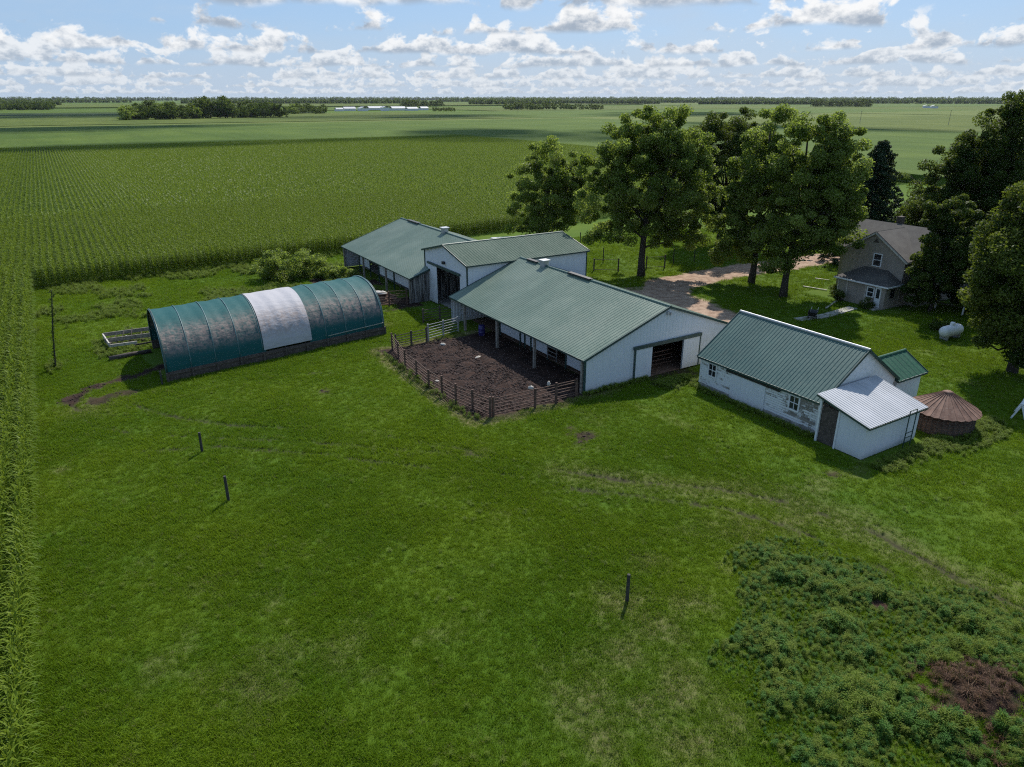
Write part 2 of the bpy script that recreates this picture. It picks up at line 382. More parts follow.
def ground_fn(t, b):
    o = t.pos(); mk = t.new('ShaderNodeAttribute', attribute_name='mask'); s = t.new('ShaderNodeSeparateColor'); t.l.new(mk.outputs['Color'], s.inputs[0])
    D, G, T = s.outputs[0], s.outputs[1], s.outputs[2]; R = mk.outputs['Alpha']
    n = t.noise(o, 5.0, 6, .7); n2 = t.noise(o, 1.2, 5, .65); n3 = t.noise(o, 24.0, 4, .7)
    c = t.mix(.52, grass_color(t, o), (0.036, 0.066, 0.008))
    tanc = t.mix(t.mr(n, .35, .65), (0.13, 0.10, 0.048), (0.20, 0.165, 0.09))
    c = t.mix(t.m('MULTIPLY', T, t.mr(n, .3, .6, .35, .95)), c, tanc)
    c = t.mix(t.m('MULTIPLY', R, .9), c, (0.036, 0.030, 0.018))
    soil = t.mix(t.mr(n2, .35, .65), (0.012, 0.0058, 0.0044), (0.042, 0.022, 0.016))
    soil = t.mix(t.m('MULTIPLY', t.mr(n3, .52, .75), .6), soil, (0.20, 0.145, 0.12))
    c = t.mix(D, c, soil)
    gr = t.mix(t.mr(n2, .35, .65), (0.25, 0.162, 0.112), (0.40, 0.285, 0.205)); gr = t.mix(t.m('MULTIPLY', t.mr(n3, .5, .8), .5), gr, (0.12, 0.095, 0.075))
    c = t.mix(G, c, gr)
    h = t.m('ADD', t.m('MULTIPLY', n, 1.0), t.m('MULTIPLY', n3, .5))
    t.set(b.inputs['Normal'], t.bump(h, .8, .09))
    return c
M['ground'] = mat('meadow_ground', ground_fn, 0.95, 0, 0.15)
g = mesh_obj('ground', vs, fs, M['ground'], smooth=True)
ca_ = g.data.color_attributes.new('mask', 'FLOAT_COLOR', 'POINT')
ca_.data.foreach_set('color', np.stack([dirt.ravel(), grav.ravel(), tan.ravel(), rut.ravel()], 1).astype(np.float32).ravel())
tag(g, 'mown green farm lawn with worn soil and gravel patches around the barns', 'ground', kind='structure')

# ---------------------------------------------------------------- foliage material
def foliage(name, dark, light, trans=0.35, rnd=True, hue=(0.16, 0.15, 0.03), rough=0.55, spec=.1):
    m = bpy.data.materials.new(name); m.use_nodes = True; t = NT(m.node_tree); b = t.n['Principled BSDF']
    tint = t.attr('tint', 2)
    c = t.mix(tint, dark, light)
    oi = t.new('ShaderNodeObjectInfo').outputs['Random']
    c = t.mix(t.m('MULTIPLY', oi, .28), c, hue) if rnd else c
    t.l.new(c, b.inputs['Base Color']); b.inputs['Roughness'].default_value = rough; b.inputs['Specular IOR Level'].default_value = spec
    tr = t.new('ShaderNodeBsdfTranslucent'); t.l.new(t.mix(.5, c, (0.25, 0.33, 0.025)), tr.inputs['Color'])
    mx = t.new('ShaderNodeMixShader'); mx.inputs[0].default_value = trans
    t.l.new(b.outputs[0], mx.inputs[1]); t.l.new(tr.outputs[0], mx.inputs[2]); t.l.new(mx.outputs[0], t.n['Material Output'].inputs[0])
    return m
def grass_mat():
    m = bpy.data.materials.new('grass_blades'); m.use_nodes = True; t = NT(m.node_tree); b = t.n['Principled BSDF']
    o = t.pos(); c = grass_color(t, o); tint = t.attr('tint', 2)
    c = t.mix(t.m('MULTIPLY', tint, .55), c, (0.175, 0.240, 0.026))
    c = t.mix(t.mr(t.attr('dry', 2, 'INSTANCER'), 0, 1, 0, .8), c, (0.23, 0.185, 0.095))
    t.l.new(c, b.inputs['Base Color']); b.inputs['Roughness'].default_value = .6; b.inputs['Specular IOR Level'].default_value = .06
    tr = t.new('ShaderNodeBsdfTranslucent'); t.l.new(t.mix(.4, c, (0.22, 0.34, 0.006)), tr.inputs['Color'])
    mx = t.new('ShaderNodeMixShader'); mx.inputs[0].default_value = .38
    t.l.new(b.outputs[0], mx.inputs[1]); t.l.new(tr.outputs[0], mx.inputs[2]); t.l.new(mx.outputs[0], t.n['Material Output'].inputs[0])
    return m
M['grass'] = grass_mat()
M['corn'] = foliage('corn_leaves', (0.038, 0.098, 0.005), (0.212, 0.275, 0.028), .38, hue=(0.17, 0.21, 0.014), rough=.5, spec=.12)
M['weed'] = foliage('thistle_leaves', (0.030, 0.096, 0.014), (0.090, 0.195, 0.046), .36, hue=(0.13, 0.19, 0.012))
M['rank'] = foliage('tall_grass', (0.070, 0.135, 0.012), (0.18, 0.24, 0.03), .36, hue=(0.16, 0.15, 0.05))
M['leaf_a'] = foliage('broad_tree_leaves', (0.072, 0.120, 0.014), (0.310, 0.375, 0.092), .6, False, spec=.25)
M['leaf_d'] = foliage('olive_tree_leaves', (0.026, 0.050, 0.008), (0.135, 0.158, 0.030), .38, False)
M['leaf_b'] = foliage('dark_tree_leaves', (0.022, 0.046, 0.009), (0.092, 0.122, 0.024), .34, False)
M['leaf_c'] = foliage('spruce_needles', (0.010, 0.026, 0.014), (0.032, 0.058, 0.026), .08, False)
M['leaf_far'] = foliage('far_tree_leaves', (0.028, 0.060, 0.010), (0.125, 0.170, 0.030), .3, False)
M['bark'] = plain('grey_brown_bark', (0.04, 0.033, 0.027), .95, 0, .4, 5)
# ---------------------------------------------------------------- scatter on points (only for what nobody could count)
def scatter(name, pts, scale, rot, protos, label, cat, extra=None):
    me = bpy.data.meshes.new(name); n = len(pts)
    me.vertices.add(n); me.vertices.foreach_set('co', np.asarray(pts, np.float32).ravel())
    a = me.attributes.new('sc', 'FLOAT', 'POINT'); a.data.foreach_set('value', np.asarray(scale, np.float32))
    a = me.attributes.new('ro', 'FLOAT_VECTOR', 'POINT'); a.data.foreach_set('vector', np.asarray(rot, np.float32).ravel())
    a = me.attributes.new('ix', 'INT', 'POINT'); a.data.foreach_set('value', rng.integers(0, len(protos), n).astype(np.int32))
    for k, v in (extra or {}).items():
        a = me.attributes.new(k, 'FLOAT', 'POINT'); a.data.foreach_set('value', np.asarray(v, np.float32))
    o = bpy.data.objects.new(name, me); COL.objects.link(o); tag(o, label, cat, kind='stuff')
    pc = bpy.data.collections.new(name + '_plants')
    for p in protos: pc.objects.link(p)
    ng = bpy.data.node_groups.new(name, 'GeometryNodeTree'); t = NT(ng)
    ng.interface.new_socket('Geometry', in_out='INPUT', socket_type='NodeSocketGeometry'); ng.interface.new_socket('Geometry', in_out='OUTPUT', socket_type='NodeSocketGeometry')
    gi = t.new('NodeGroupInput'); go = t.new('NodeGroupOutput'); ip = t.new('GeometryNodeInstanceOnPoints'); ci = t.new('GeometryNodeCollectionInfo')
    ci.inputs['Collection'].default_value = pc; ci.inputs['Separate Children'].default_value = True; ci.inputs['Reset Children'].default_value = True
    def na(nm, ty):
        q = t.new('GeometryNodeInputNamedAttribute', data_type=ty); q.inputs['Name'].default_value = nm; return q.outputs[0]
    t.l.new(gi.outputs[0], ip.inputs['Points']); t.l.new(ci.outputs[0], ip.inputs['Instance']); ip.inputs['Pick Instance'].default_value = True
    t.l.new(na('ix', 'INT'), ip.inputs['Instance Index']); t.l.new(na('ro', 'FLOAT_VECTOR'), ip.inputs['Rotation']); t.l.new(na('sc', 'FLOAT'), ip.inputs['Scale'])
    t.l.new(ip.outputs[0], go.inputs[0])
    o.modifiers.new('plants', 'NODES').node_group = ng
    return o
def blade(V, Fc, T, base, az, lean, length, w, seg, tint, droop=0.0):
    # one tapering leaf: climbs, then bends over
    d = np.array([math.cos(az), math.sin(az), 0.0]); s = np.array([-math.sin(az), math.cos(az), 0.0]); p = np.array(base, float); el = lean; n0 = len(V)
    for k in range(seg + 1):
        ww = w * (1 - (k / seg) ** 1.6) + .002
        V.append(p - s * ww); V.append(p + s * ww)
        p = p + (d * math.cos(el) + np.array([0, 0, math.sin(el)])) * length / seg; el -= droop / seg
    for k in range(seg):
        Fc.append((n0 + 2 * k, n0 + 2 * k + 1, n0 + 2 * k + 3, n0 + 2 * k + 2)); T.append(tint)
R = random.Random(5)
def grass_tuft(n, rad, h):
    V, Fc, T = [], [], []
    for _ in range(n):
        a = R.uniform(0, 6.28); r = rad * math.sqrt(R.random())
        blade(V, Fc, T, (r * math.cos(a), r * math.sin(a), -.02), R.uniform(0, 6.28), R.uniform(.75, 1.5), h * R.uniform(.5, 1.2), .007, 2, R.random() ** 1.5, R.uniform(.3, 1.4))
    return mesh_obj('grass_tuft', V, Fc, M['grass'], link=False, fattr=T)
def weed_plant(h, n, wide, m='weed', lw=.009):
    V, Fc, T = [], [], []
    for _ in range(n):
        z = h * R.random() ** .8; a = R.uniform(0, 6.28)
        blade(V, Fc, T, (R.uniform(-.1, .1), R.uniform(-.1, .1), z * .75), a, R.uniform(.1, 1.2), wide * R.uniform(.4, 1.1) * (1.15 - .6 * z / h), lw * R.uniform(.5, 1.4), 3, min(1, R.random() * .7 + .35 * z / h), R.uniform(.5, 1.6))
    return mesh_obj('weed_plant', V, Fc, M[m], link=False, fattr=T)
def corn_plant(seg=4, leaves=13):
    V, Fc, T = [], [], []; a0 = R.uniform(0, 6.28)
    h = R.uniform(2.25, 2.5)
    for k in range(leaves):
        z = .35 + (h - .55) * k / leaves
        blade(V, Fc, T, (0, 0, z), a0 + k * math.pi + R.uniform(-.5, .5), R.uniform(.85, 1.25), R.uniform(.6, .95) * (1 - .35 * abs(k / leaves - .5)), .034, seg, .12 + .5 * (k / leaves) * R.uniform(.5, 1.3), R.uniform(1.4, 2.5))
    for k in range(2): blade(V, Fc, T, (0, 0, 0), a0 + k * 1.57, 1.55, h, .02, 2, .25)
    for k in range(7): blade(V, Fc, T, (0, 0, h - .1), R.uniform(0, 6.28), R.uniform(.8, 1.5), R.uniform(.2, .34), .016, 2, .68, .5)
    return mesh_obj('corn_plant', V, Fc, M['corn'], link=False, fattr=T)
def corn_clump(L):
    V, Fc, T = [], [], []; n = int(L / .3)
    for i_ in range(n):
        y = -L / 2 + (i_ + R.random()) * L / n; h = R.uniform(2.2, 2.5)
        for k in range(8):
            z = 1.0 + (h - 1.15) * k / 8
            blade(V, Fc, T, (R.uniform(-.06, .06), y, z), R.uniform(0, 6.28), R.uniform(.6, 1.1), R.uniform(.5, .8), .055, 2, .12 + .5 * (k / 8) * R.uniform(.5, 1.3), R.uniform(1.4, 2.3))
        for k in range(2): blade(V, Fc, T, (0, y, h - .1), R.uniform(0, 6.28), R.uniform(.9, 1.5), .3, .03, 1, .66)
    return mesh_obj('corn_clump', V, Fc, M['corn'], link=False, fattr=T)
# ---------------------------------------------------------------- grass
FOOT = [(27.8, 43.6, 36.3, 84.5), (36.1, 42.6, 23.3, 33.7), (35.5, 41.3, 19.9, 23.4), (43.2, 47, 23.8, 27.3), (65, 77, 36.5, 46.8)]
HO, HA, HL, HW = (4.36, 54.0), math.radians(7.5), 17.75, 8.6     # hoop barn: near corner, bearing, length, width
def free(x, y):
    ok = np.ones(len(x), bool)
    for a, b, c, d in FOOT: ok &= ~((x > a) & (x < b) & (y > c) & (y < d))
    u = (x - HO[0]) * math.cos(HA) + (y - HO[1]) * math.sin(HA); v = -(x - HO[0]) * math.sin(HA) + (y - HO[1]) * math.cos(HA)
    ok &= ~((u > -.05) & (u < HL) & (v > -.05) & (v < HW))
    return ok
def sample(n, x0, x1, y0, y1):
    return rng.uniform(x0, x1, n), rng.uniform(y0, y1, n)
xs = []; ys = []; sc = []
for (n, x0, x1, y0, y1, k) in ((105000, -4.6, 30, 6, 34, .95), (85000, -4.6, 37, 34, 62, 1.1), (44000, -4.6, 44, 62, 92, 1.35), (42000, 30, 62, 8, 36, 1.05), (45000, 42, 85, 30, 85, 1.4), (22000, 62, 95, 4, 34, 1.5), (36000, -4.6, 62, -14, 7, 1.1), (9000, 62, 95, -14, 4, 1.5)):
    x, y = sample(n, x0, x1, y0, y1); xs.append(x); ys.append(y); sc.append(rng.uniform(.7, 1.3, n) * k)
x = np.concatenate(xs); y = np.concatenate(ys); s_ = np.concatenate(sc)
d_, g_, t_, r_ = masks(x, y)
rough_ = fbm(x, y, 3.5, 4, 60)
inpen = (x > PEN[0] - .1) & (x < PEN[1]) & (y > PEN[2]) & (y < PEN[3])
keep = free(x, y) & ~(inpen & (d_ > .15)) & (rng.random(len(x)) > np.clip(d_ * 1.0 + g_ * 1.05 + t_ * .5 + r_ * .9, 0, 1)) & (rng.random(len(x)) < .8 + rough_ * .3)
x, y, s_, t_, rough_ = x[keep], y[keep], s_[keep], t_[keep], rough_[keep]
s_ = s_ * (.85 + .35 * sstep(.35, .7, rough_))
z = ground_z(x, y)
n = len(x)
dry = np.clip(t_ * 1.1 + (rng.random(n) < .06) * .7, 0, 1) * rng.random(n)
scatter('grass', np.stack([x, y, z], 1), s_, np.stack([rng.uniform(-.15, .15, n), rng.uniform(-.15, .15, n), rng.uniform(0, 6.28, n)], 1),
        [grass_tuft(17, .17, .15), grass_tuft(15, .15, .12), grass_tuft(20, .22, .13), grass_tuft(12, .12, .19)],
        'short green lawn grass covering the farmyard ground', 'grass', {'dry': dry})
# ---------------------------------------------------------------- weeds
def put(x, y, zoff=0): return np.stack([x, y, ground_z(x, y) + zoff], 1)
def rot3(n, tilt=.2): return np.stack([rng.uniform(-tilt, tilt, n), rng.uniform(-tilt, tilt, n), rng.uniform(0, 6.28, n)], 1)
x, y = sample(24000, 12, 34, 2, 20)
pn = fbm(x, y, 1.6, 4, 71)
k = inpoly(x + (fbm(x, y, 1.5, 3, 81) - .5) * 1.5, y + (fbm(x, y, 1.5, 3, 82) - .5) * 1.5, WEEDP) & (np.hypot((x - MOUND[0]) / 1.2, y - MOUND[1]) + (fbm(x, y, .9, 3, 33) - .5) * 2.2 > 1.7) & (np.hypot(x - HOLE[0], y - HOLE[1]) > .4) & (pn > .2)
x, y, pn = x[k], y[k], pn[k]; edge_ = dpoly(x, y, WEEDP + WEEDP[:1])
k = rng.random(len(x)) < .5 + edge_ / 1.2; x, y, pn, edge_ = x[k], y[k], pn[k], edge_[k]
ws = rng.uniform(.45, 1.1, len(x)) * (.5 + .85 * sstep(.36, .66, pn)) * (.5 + .5 * sstep(.2, 2.2, edge_ + 0))
scatter('thistle_patch', put(x, y), ws, rot3(len(x)), [weed_plant(.42, 170, .17), weed_plant(.6, 190, .16), weed_plant(.34, 150, .2, lw=.012), weed_plant(.5, 150, .24, 'rank', .007), weed_plant(.7, 130, .2, 'rank', .006), weed_plant(.5, 170, .18), weed_plant(.95, 60, .12, 'rank', .006), weed_plant(.45, 130, .26, 'rank', .008)],
        'rank patch of blue green thistles and nettles on the lawn corner', 'weeds')
X, Y = [], []
def verge(n, fn):
    a, b = fn(n); X.append(a); Y.append(b)
verge(900, lambda n: (rng.uniform(35.5, 48, n), 19.6 - np.abs(rng.normal(0, .55, n))))       # under the lean-to
verge(260, lambda n: (36.05 - np.abs(rng.normal(0, .22, n)), rng.uniform(23, 33.6, n)))
verge(160, lambda n: (rng.uniform(28.3, 34, n), 36.3 - np.abs(rng.normal(0, .18, n))))
verge(300, lambda n: (rng.uniform(41, 47, n), rng.uniform(17.5, 20.0, n)))
verge(420, lambda n: (rng.uniform(33.6, 37, n), 35.2 - np.abs(rng.normal(0, .6, n))))
verge(620, lambda n: (rng.uniform(.3, 5.5, n), rng.uniform(62, 67.5, n)))
verge(120, lambda n: (np.full(n, 19.8) + rng.normal(0, .18, n), rng.uniform(36.3, 52, n)))
verge(60, lambda n: (rng.uniform(-3, -2, n), 61.7 + rng.normal(0, .8, n)))
verge(160, lambda n: (rng.uniform(65, 70, n), 37.8 - np.abs(rng.normal(0, .4, n))))
x = np.concatenate(X); y = np.concatenate(Y); k = free(x, y); x, y = x[k], y[k]
scatter('wall_weeds', put(x, y), rng.uniform(.35, .95, len(x)), rot3(len(x)), [weed_plant(.5, 90, .28, 'rank'), weed_plant(.4, 80, .3, 'rank')],
        'straggling weeds and long grass along the shed walls and fences', 'weeds')
x, y = sample(5200, -4, 62, 6, 62); q = fbm(x, y, 2.6, 4, 133); d2, g2, t2, r2 = masks(x, y)
k = free(x, y) & (q > .56) & (d2 < .3) & (g2 < .3) & ~inpoly(x, y, WEEDP); x, y = x[k], y[k]
scatter('grass_tussocks', put(x, y), rng.uniform(.3, .7, len(x)), rot3(len(x)), [weed_plant(.34, 60, .3, 'rank', .006), weed_plant(.26, 60, .34, 'rank', .008), weed_plant(.3, 60, .3, 'rank', .006)],
        'scattered coarse tussocks of longer grass in the lawn', 'grass')
# clods on the trampled soil
def clod(sd):
    g = np.random.default_rng(sd); V = [(math.cos(a) * r + g.normal(0, .1), math.sin(a) * r + g.normal(0, .1), zz + g.normal(0, .08)) for r, zz in ((.9, -.2), (1, .2), (.6, .6)) for a in np.arange(0, 6.2, 1.047)] + [(0, 0, .75)]
    F = [(i_ + 6 * k, (i_ + 1) % 6 + 6 * k, (i_ + 1) % 6 + 6 * (k + 1), i_ + 6 * (k + 1)) for k in range(2) for i_ in range(6)] + [(12 + i_, 12 + (i_ + 1) % 6, 18) for i_ in range(6)]
    return mesh_obj('clod', V, F, M['clod'], link=False)
M['brush'] = foliage('dead_brush', (0.030, 0.014, 0.010), (0.16, 0.085, 0.055), .15, hue=(0.13, 0.10, 0.05))
xb, yb = sample(1500, 17, 30, 2, 12); kb = np.hypot((xb - MOUND[0]) / 1.3, yb - MOUND[1]) + (fbm(xb, yb, .9, 3, 33) - .5) * 2.2 < 2.1; xb, yb = xb[kb], yb[kb]
scatter('dead_brush', put(xb, yb), rng.uniform(.4, .9, len(xb)), rot3(len(xb), .6), [weed_plant(.4, 70, .4, 'brush', .008), weed_plant(.3, 70, .5, 'brush', .007)], 'rusty brown dead brush heaped beside the thistle patch', 'brush')
M['clod'] = mat('crumbly_soil', lambda t, b: t.mix(t.new('ShaderNodeObjectInfo').outputs['Random'], (0.010, 0.0048, 0.0036), (0.060, 0.031, 0.023)), .95)
x, y = sample(26000, -4, 32, 4, 60); x2, y2 = sample(14000, PEN[0], PEN[1], PEN[2], PEN[3]); x = np.concatenate([x, x2]); y = np.concatenate([y, y2])
k = (masks(x, y)[0] > .5) & (np.hypot(x - MOUND[0], y - MOUND[1]) > 3.2) & ((x < 30.2) | (y < 36)) & free(x, y); x, y = x[k], y[k]
scatter('soil_clods', put(x, y), .03 + .075 * rng.random(len(x)) ** 3, rot3(len(x), .5), [clod(1), clod(2), clod(3)], 'dark crumbled clods of trampled soil in the pen and bare patches', 'soil')
x, y = sample(9000, -4, 36, 66, 92)
q = fbm(x, y, 4, 4, 90) + sstep(80, 90, y) * .12 + (1 - sstep(0, 5, dpoly(x, y, [(14, 78), (22, 73), (26, 80)]))) * .2
k = free(x, y) & (q > .6); x, y = x[k], y[k]
scatter('tall_grass', put(x, y), rng.uniform(.6, 1.2, len(x)), rot3(len(x)), [weed_plant(.45, 70, .4, 'rank'), weed_plant(.6, 70, .36, 'rank'), weed_plant(.38, 70, .4, 'rank')],
        'unmown tall grass between the hoop barn and the corn', 'grass')
# ---------------------------------------------------------------- corn
def north_edge(x):
    return np.where(x < 33, 90.6 + np.clip(x, 0, 33) * .045, np.where(x < 60, 92.1 + (x - 33) * .12, 95.4 + np.clip(x - 60, 0, 60) * .1))
def rows(x0, x1, y0, y1, dy, jit):
    rx = np.arange(x0, x1, .76); ry = np.arange(y0, y1, dy); A, B = np.meshgrid(rx, ry)
    A = A.ravel() + rng.normal(0, .05, A.size); B = B.ravel() + rng.uniform(-jit, jit, B.size); return A, B
a1, b1 = rows(-13.12, -3.9, 8, 92, .2, .07)
a2, b2 = rows(-13, 62, 90, 135, .24, .09)
k = b2 > north_edge(a2); x = np.concatenate([a1, a2[k]]); y = np.concatenate([b1, b2[k]])
n = len(x)
scatter('corn_field', np.stack([x, y, np.zeros(n) - .02], 1), rng.uniform(.88, 1.1, n), rot3(n, .06), [corn_plant() for _ in range(5)],
        'tasselled green corn planted in straight rows along the lawn', 'corn')
a3, b3 = rows(-40, 175, 135, 330, 1.2, .2); a4, b4 = rows(62, 175, 97, 135, 1.2, .2)
k = b4 > north_edge(a4); a3 = np.concatenate([a3, a4[k]]); b3 = np.concatenate([b3, b4[k]])
# keep what the drone could see from here or a few steps aside
k = (a3 > -14 - (b3 - 90) * .06); a3, b3 = a3[k], b3[k]
n = len(a3)
scatter('corn_field_beyond', np.stack([a3, b3, np.zeros(n)], 1), rng.uniform(.93, 1.06, n), np.stack([np.zeros(n), np.zeros(n), rng.choice([0, math.pi], n) + rng.normal(0, .03, n)], 1), [corn_clump(1.3) for _ in range(5)],
        'farther rows of tasselled corn running away to the distant grove', 'corn')
# ================================================================ FAR FIELDS
def crop_mat(name, a, b_, rowsc=0.0, sc=.02, tip=None):
    def fn(t, b):
        o = t.pos()
        n = t.noise(t.scale(o, (1, 1, 0)), sc, 5, .6); n2 = t.noise(o, .9, 4, .7); n3 = t.noise(t.scale(o, (1, .12, 1)), .14, 4, .6)
        c = t.mix(t.mr(n, .35, .68), a, b_)
        c = t.mix(t.m('MULTIPLY', t.mr(n3, .4, .7), .35), c, tuple(x * .6 for x in a))
        c = t.mix(t.m('MULTIPLY', t.mr(n2, .5, .75), .5), c, tip or tuple(x * 1.5 for x in b_))
        t.set(b.inputs['Normal'], t.bump(n2, 1.0, .5))
        return c
    return mat(name, fn, .9, 0, .1)
M['corn_far'] = crop_mat('distant_corn', (0.056, 0.098, 0.012), (0.086, 0.128, 0.018))
M['soy'] = crop_mat('distant_soybeans', (0.070, 0.100, 0.016), (0.100, 0.126, 0.022))
M['hay_f'] = crop_mat('distant_hay', (0.092, 0.125, 0.026), (0.125, 0.150, 0.036))
M['dark_f'] = crop_mat('distant_dark_corn', (0.030, 0.055, 0.018), (0.050, 0.075, 0.022))
M['tan_f'] = crop_mat('distant_ripe_grain', (0.17, 0.15, 0.075), (0.22, 0.19, 0.09))
def field(name, rect, z, m, label):
    x0, x1, y0, y1 = rect
    o = MB().box(x0, x1, y0, y1, -.5, z).build(name, M[m]); tag(o, label, 'field', kind='structure'); return o
def fieldp(name, poly, z, m, label):
    o = MB().prism(poly, -.5, z).build(name, M[m]); tag(o, label, 'field', kind='structure'); return o
field('corn_canopy', (-700, 175, 330, 560), 2.15, 'corn_far', 'level top of the distant corn before the far grove')
field('corn_canopy', (-700, -14, 136, 330), 2.1, 'corn_far', 'level top of the corn west of the drone')
field('corn_canopy', (175.5, 420, 90, 560), 2.1, 'corn_far', 'level top of the corn beyond the farmhouse trees')
field('hay_field', (-700, 420, 561, 640), .5, 'hay_f', 'pale hay strip this side of the far grove')
field('soybean_field', (-900, 420, 641, 1000), .8, 'soy', 'green soybean field around the far grove')
field('corn_field_strip', (-900, 330, 1001, 1180), .6, 'dark_f', 'dark corn strip beyond the far grove')
field('soybean_field', (-1500, 600, 1181, 1650), .8, 'corn_far', 'olive soybean field in front of the left wood')
field('soybean_field', (421, 900, 90, 480), .8, 'soy', 'green soybean field right of the far fields')
field('hay_field', (421, 900, 481, 640), .5, 'hay_f', 'pale hay strip behind the farmhouse trees')
field('soybean_field', (901, 1700, 100, 640), .8, 'hay_f', 'pale mown field far right')
field('corn_field_strip', (421, 1300, 641, 1000), .6, 'corn_far', 'olive corn field before the white barns')
field('soybean_field', (601, 1500, 1001, 1500), .8, 'soy', 'green soybean field behind the white barns')
field('corn_field_strip', (1301, 2300, 641, 1000), .6, 'soy', 'green corn field far right')
field('soybean_field', (1501, 3200, 1001, 1700), .8, 'corn_far', 'olive field near the horizon on the right')
field('corn_field_strip', (-2500, 1500, 1700, 2600), 2.2, 'soy', 'green field near the horizon on the left')
field('hay_field', (1501, 4200, 1701, 2600), .5, 'soy', 'green field near the horizon')
field('corn_field_strip', (-4000, 6000, 2601, 5000), 2.2, 'corn_far', 'olive fields at the horizon')
field('soybean_field', (1701, 5200, -900, 640), .8, 'soy', 'green fields right of the farm')
# ---------------------------------------------------------------- leaf clouds
def leaf_cloud(cent, rad, per, size, tint, flat=.75, seed=1):
    """many small leaf faces filling a set of clumps"""
    g = np.random.default_rng(seed); cent = np.asarray(cent, float); k = np.repeat(np.arange(len(cent)), per)
    n = len(k); d = g.normal(size=(n, 3)); d /= np.linalg.norm(d, axis=1)[:, None]
    r = g.random(n) ** .45 * np.asarray(rad)[k]
    p = cent[k] + d * r[:, None] * np.array([1, 1, flat])
    nn = g.normal(size=(n, 3)) * .75 + d * .55 + np.array([0, 0, .55]); a = np.cross(nn, g.normal(size=(n, 3))); a /= np.linalg.norm(a, axis=1)[:, None] + 1e-9
    b = np.cross(nn, a); b /= np.linalg.norm(b, axis=1)[:, None] + 1e-9
    s = size * g.uniform(.6, 1.3, n)[:, None]
    V = np.stack([p - a * s, p + b * s * .55, p + a * s, p - b * s * .55], 1).reshape(-1, 3)
    F = np.arange(4 * n).reshape(n, 4)
    T = np.clip(np.asarray(tint)[k] + g.normal(0, .17, n), 0, 1)
    return V, F, T
def crown_clumps(lobes, n, g, rmin=.8, rmax=1.5):
    """clump centres spread through overlapping lobes, denser towards the outside, with gaps"""
    C = []; Rr = []; W = []
    vol = np.array([l[3] * l[3] * l[4] for l in lobes]); vol = vol / vol.sum()
    for (x, y, z, r, h), w in zip(lobes, vol):
        m = max(3, int(n * w)); d = g.normal(size=(m, 3)); d /= np.linalg.norm(d, axis=1)[:, None]
        q = g.uniform(.35, 1.0, m) ** .6
        wob = 1 + .22 * np.sin(d[:, 0] * 5 + x) * np.cos(d[:, 1] * 4 + z) + g.normal(0, .07, m)
        C.append(np.array([x, y, z]) + d * (q * wob)[:, None] * np.array([r, r, h])); Rr.append(g.uniform(rmin, rmax, m)); W.append(np.clip(.35 + .35 * d[:, 2] * 0 + g.normal(0, .22, m), 0, 1))
    return np.concatenate(C), np.concatenate(Rr), np.concatenate(W)
def tree(name, base, lobes, trunk, label, m='leaf_a', n=90, per=330, size=.2, seed=1, group=None, cat='tree', rr=(.8, 1.5), limbs=16, bare=0):
    g = np.random.default_rng(seed); root = empty(name, (base[0], base[1], 0)); tag(root, label, cat, group)
    lobes = [(a, b_, c, d * 1.1, e * 1.06) for a, b_, c, d, e in lobes]; n = int(n * 2.5); per = int(per * 1.05); rr = (rr[0] * .62, rr[1] * .72); size = size * .64
    C, Rr, W = crown_clumps(lobes, n, g, *rr)
    th, tr, lean = trunk
    b = MB(); top = np.array([lean[0], lean[1], th])
    path = [np.array([0, 0, -.15])] + [top * f + np.array([g.normal(0, .12), g.normal(0, .12), 0]) for f in (.12, .35, .6, .82, 1)]
    b.tube(path, [tr * 1.45, tr * 1.05, tr * .85, tr * .62, tr * .4, tr * .18], 9)
    for j in g.choice(len(C), min(limbs, len(C)), replace=False):
        c = C[j]; f = min(.92, max(.22, (c[2] * .62) / th)); s = top * f; mid = (s + c) / 2 + np.array([0, 0, -.25]) + g.normal(0, .25, 3)
        b.tube([s, mid, c], [tr * .38 * (1.1 - f * .5), tr * .24, .03], 5)
    for j in range(bare):
        a = g.uniform(0, 6.28); s = top * g.uniform(.3, .95); e = s + np.array([math.cos(a), math.sin(a), g.uniform(.3, 1.2)]) * g.uniform(1.5, 3.6)
        mm = (s + e) / 2 + g.normal(0, .3, 3); b.tube([s, mm, e], [.1, .06, .02], 4)
        for q in range(4):
            e2 = e + g.normal(0, .7, 3); b.tube([mm, (mm + e2) / 2 + g.normal(0, .15, 3), e2], [.04, .03, .012], 3)
    b.build('trunk', M['bark'], root, smooth=True)
    if per:
        V, F, T = leaf_cloud(C, Rr, per, size, W, seed=seed)
        mesh_obj('crown', V, F, M[m], root, fattr=T)
    return root
def at(base_px): return P(*base_px)
B_ = lambda x, y: P(x, y)
YG = 'tall shade trees in the farmyard'
tree('shade_tree', P(547, 252), [(0, 0, 7.2, 3.9, 4.4), (-2.4, 1.6, 6.2, 2.8, 4.4), (1.6, -1.1, 9, 3.0, 3.6), (3.4, -2.1, 6.4, 2.4, 3.6), (0, 0, 3.6, 3.6, 2.6), (.1, 0, 12.6, 2.3, 2.4), (1.9, -1.0, 5.6, 2.8, 3.6), (.3, .2, 11, 2.4, 2.8), (2.4, -1.2, 9.2, 2, 2.4), (-1.6, 1, 9.6, 1.7, 2.2)], (11, .26, (.2, .1)),
     'leftmost and shortest of the tall trees, standing behind the tall barn', n=95, per=330, seed=11, group=YG)
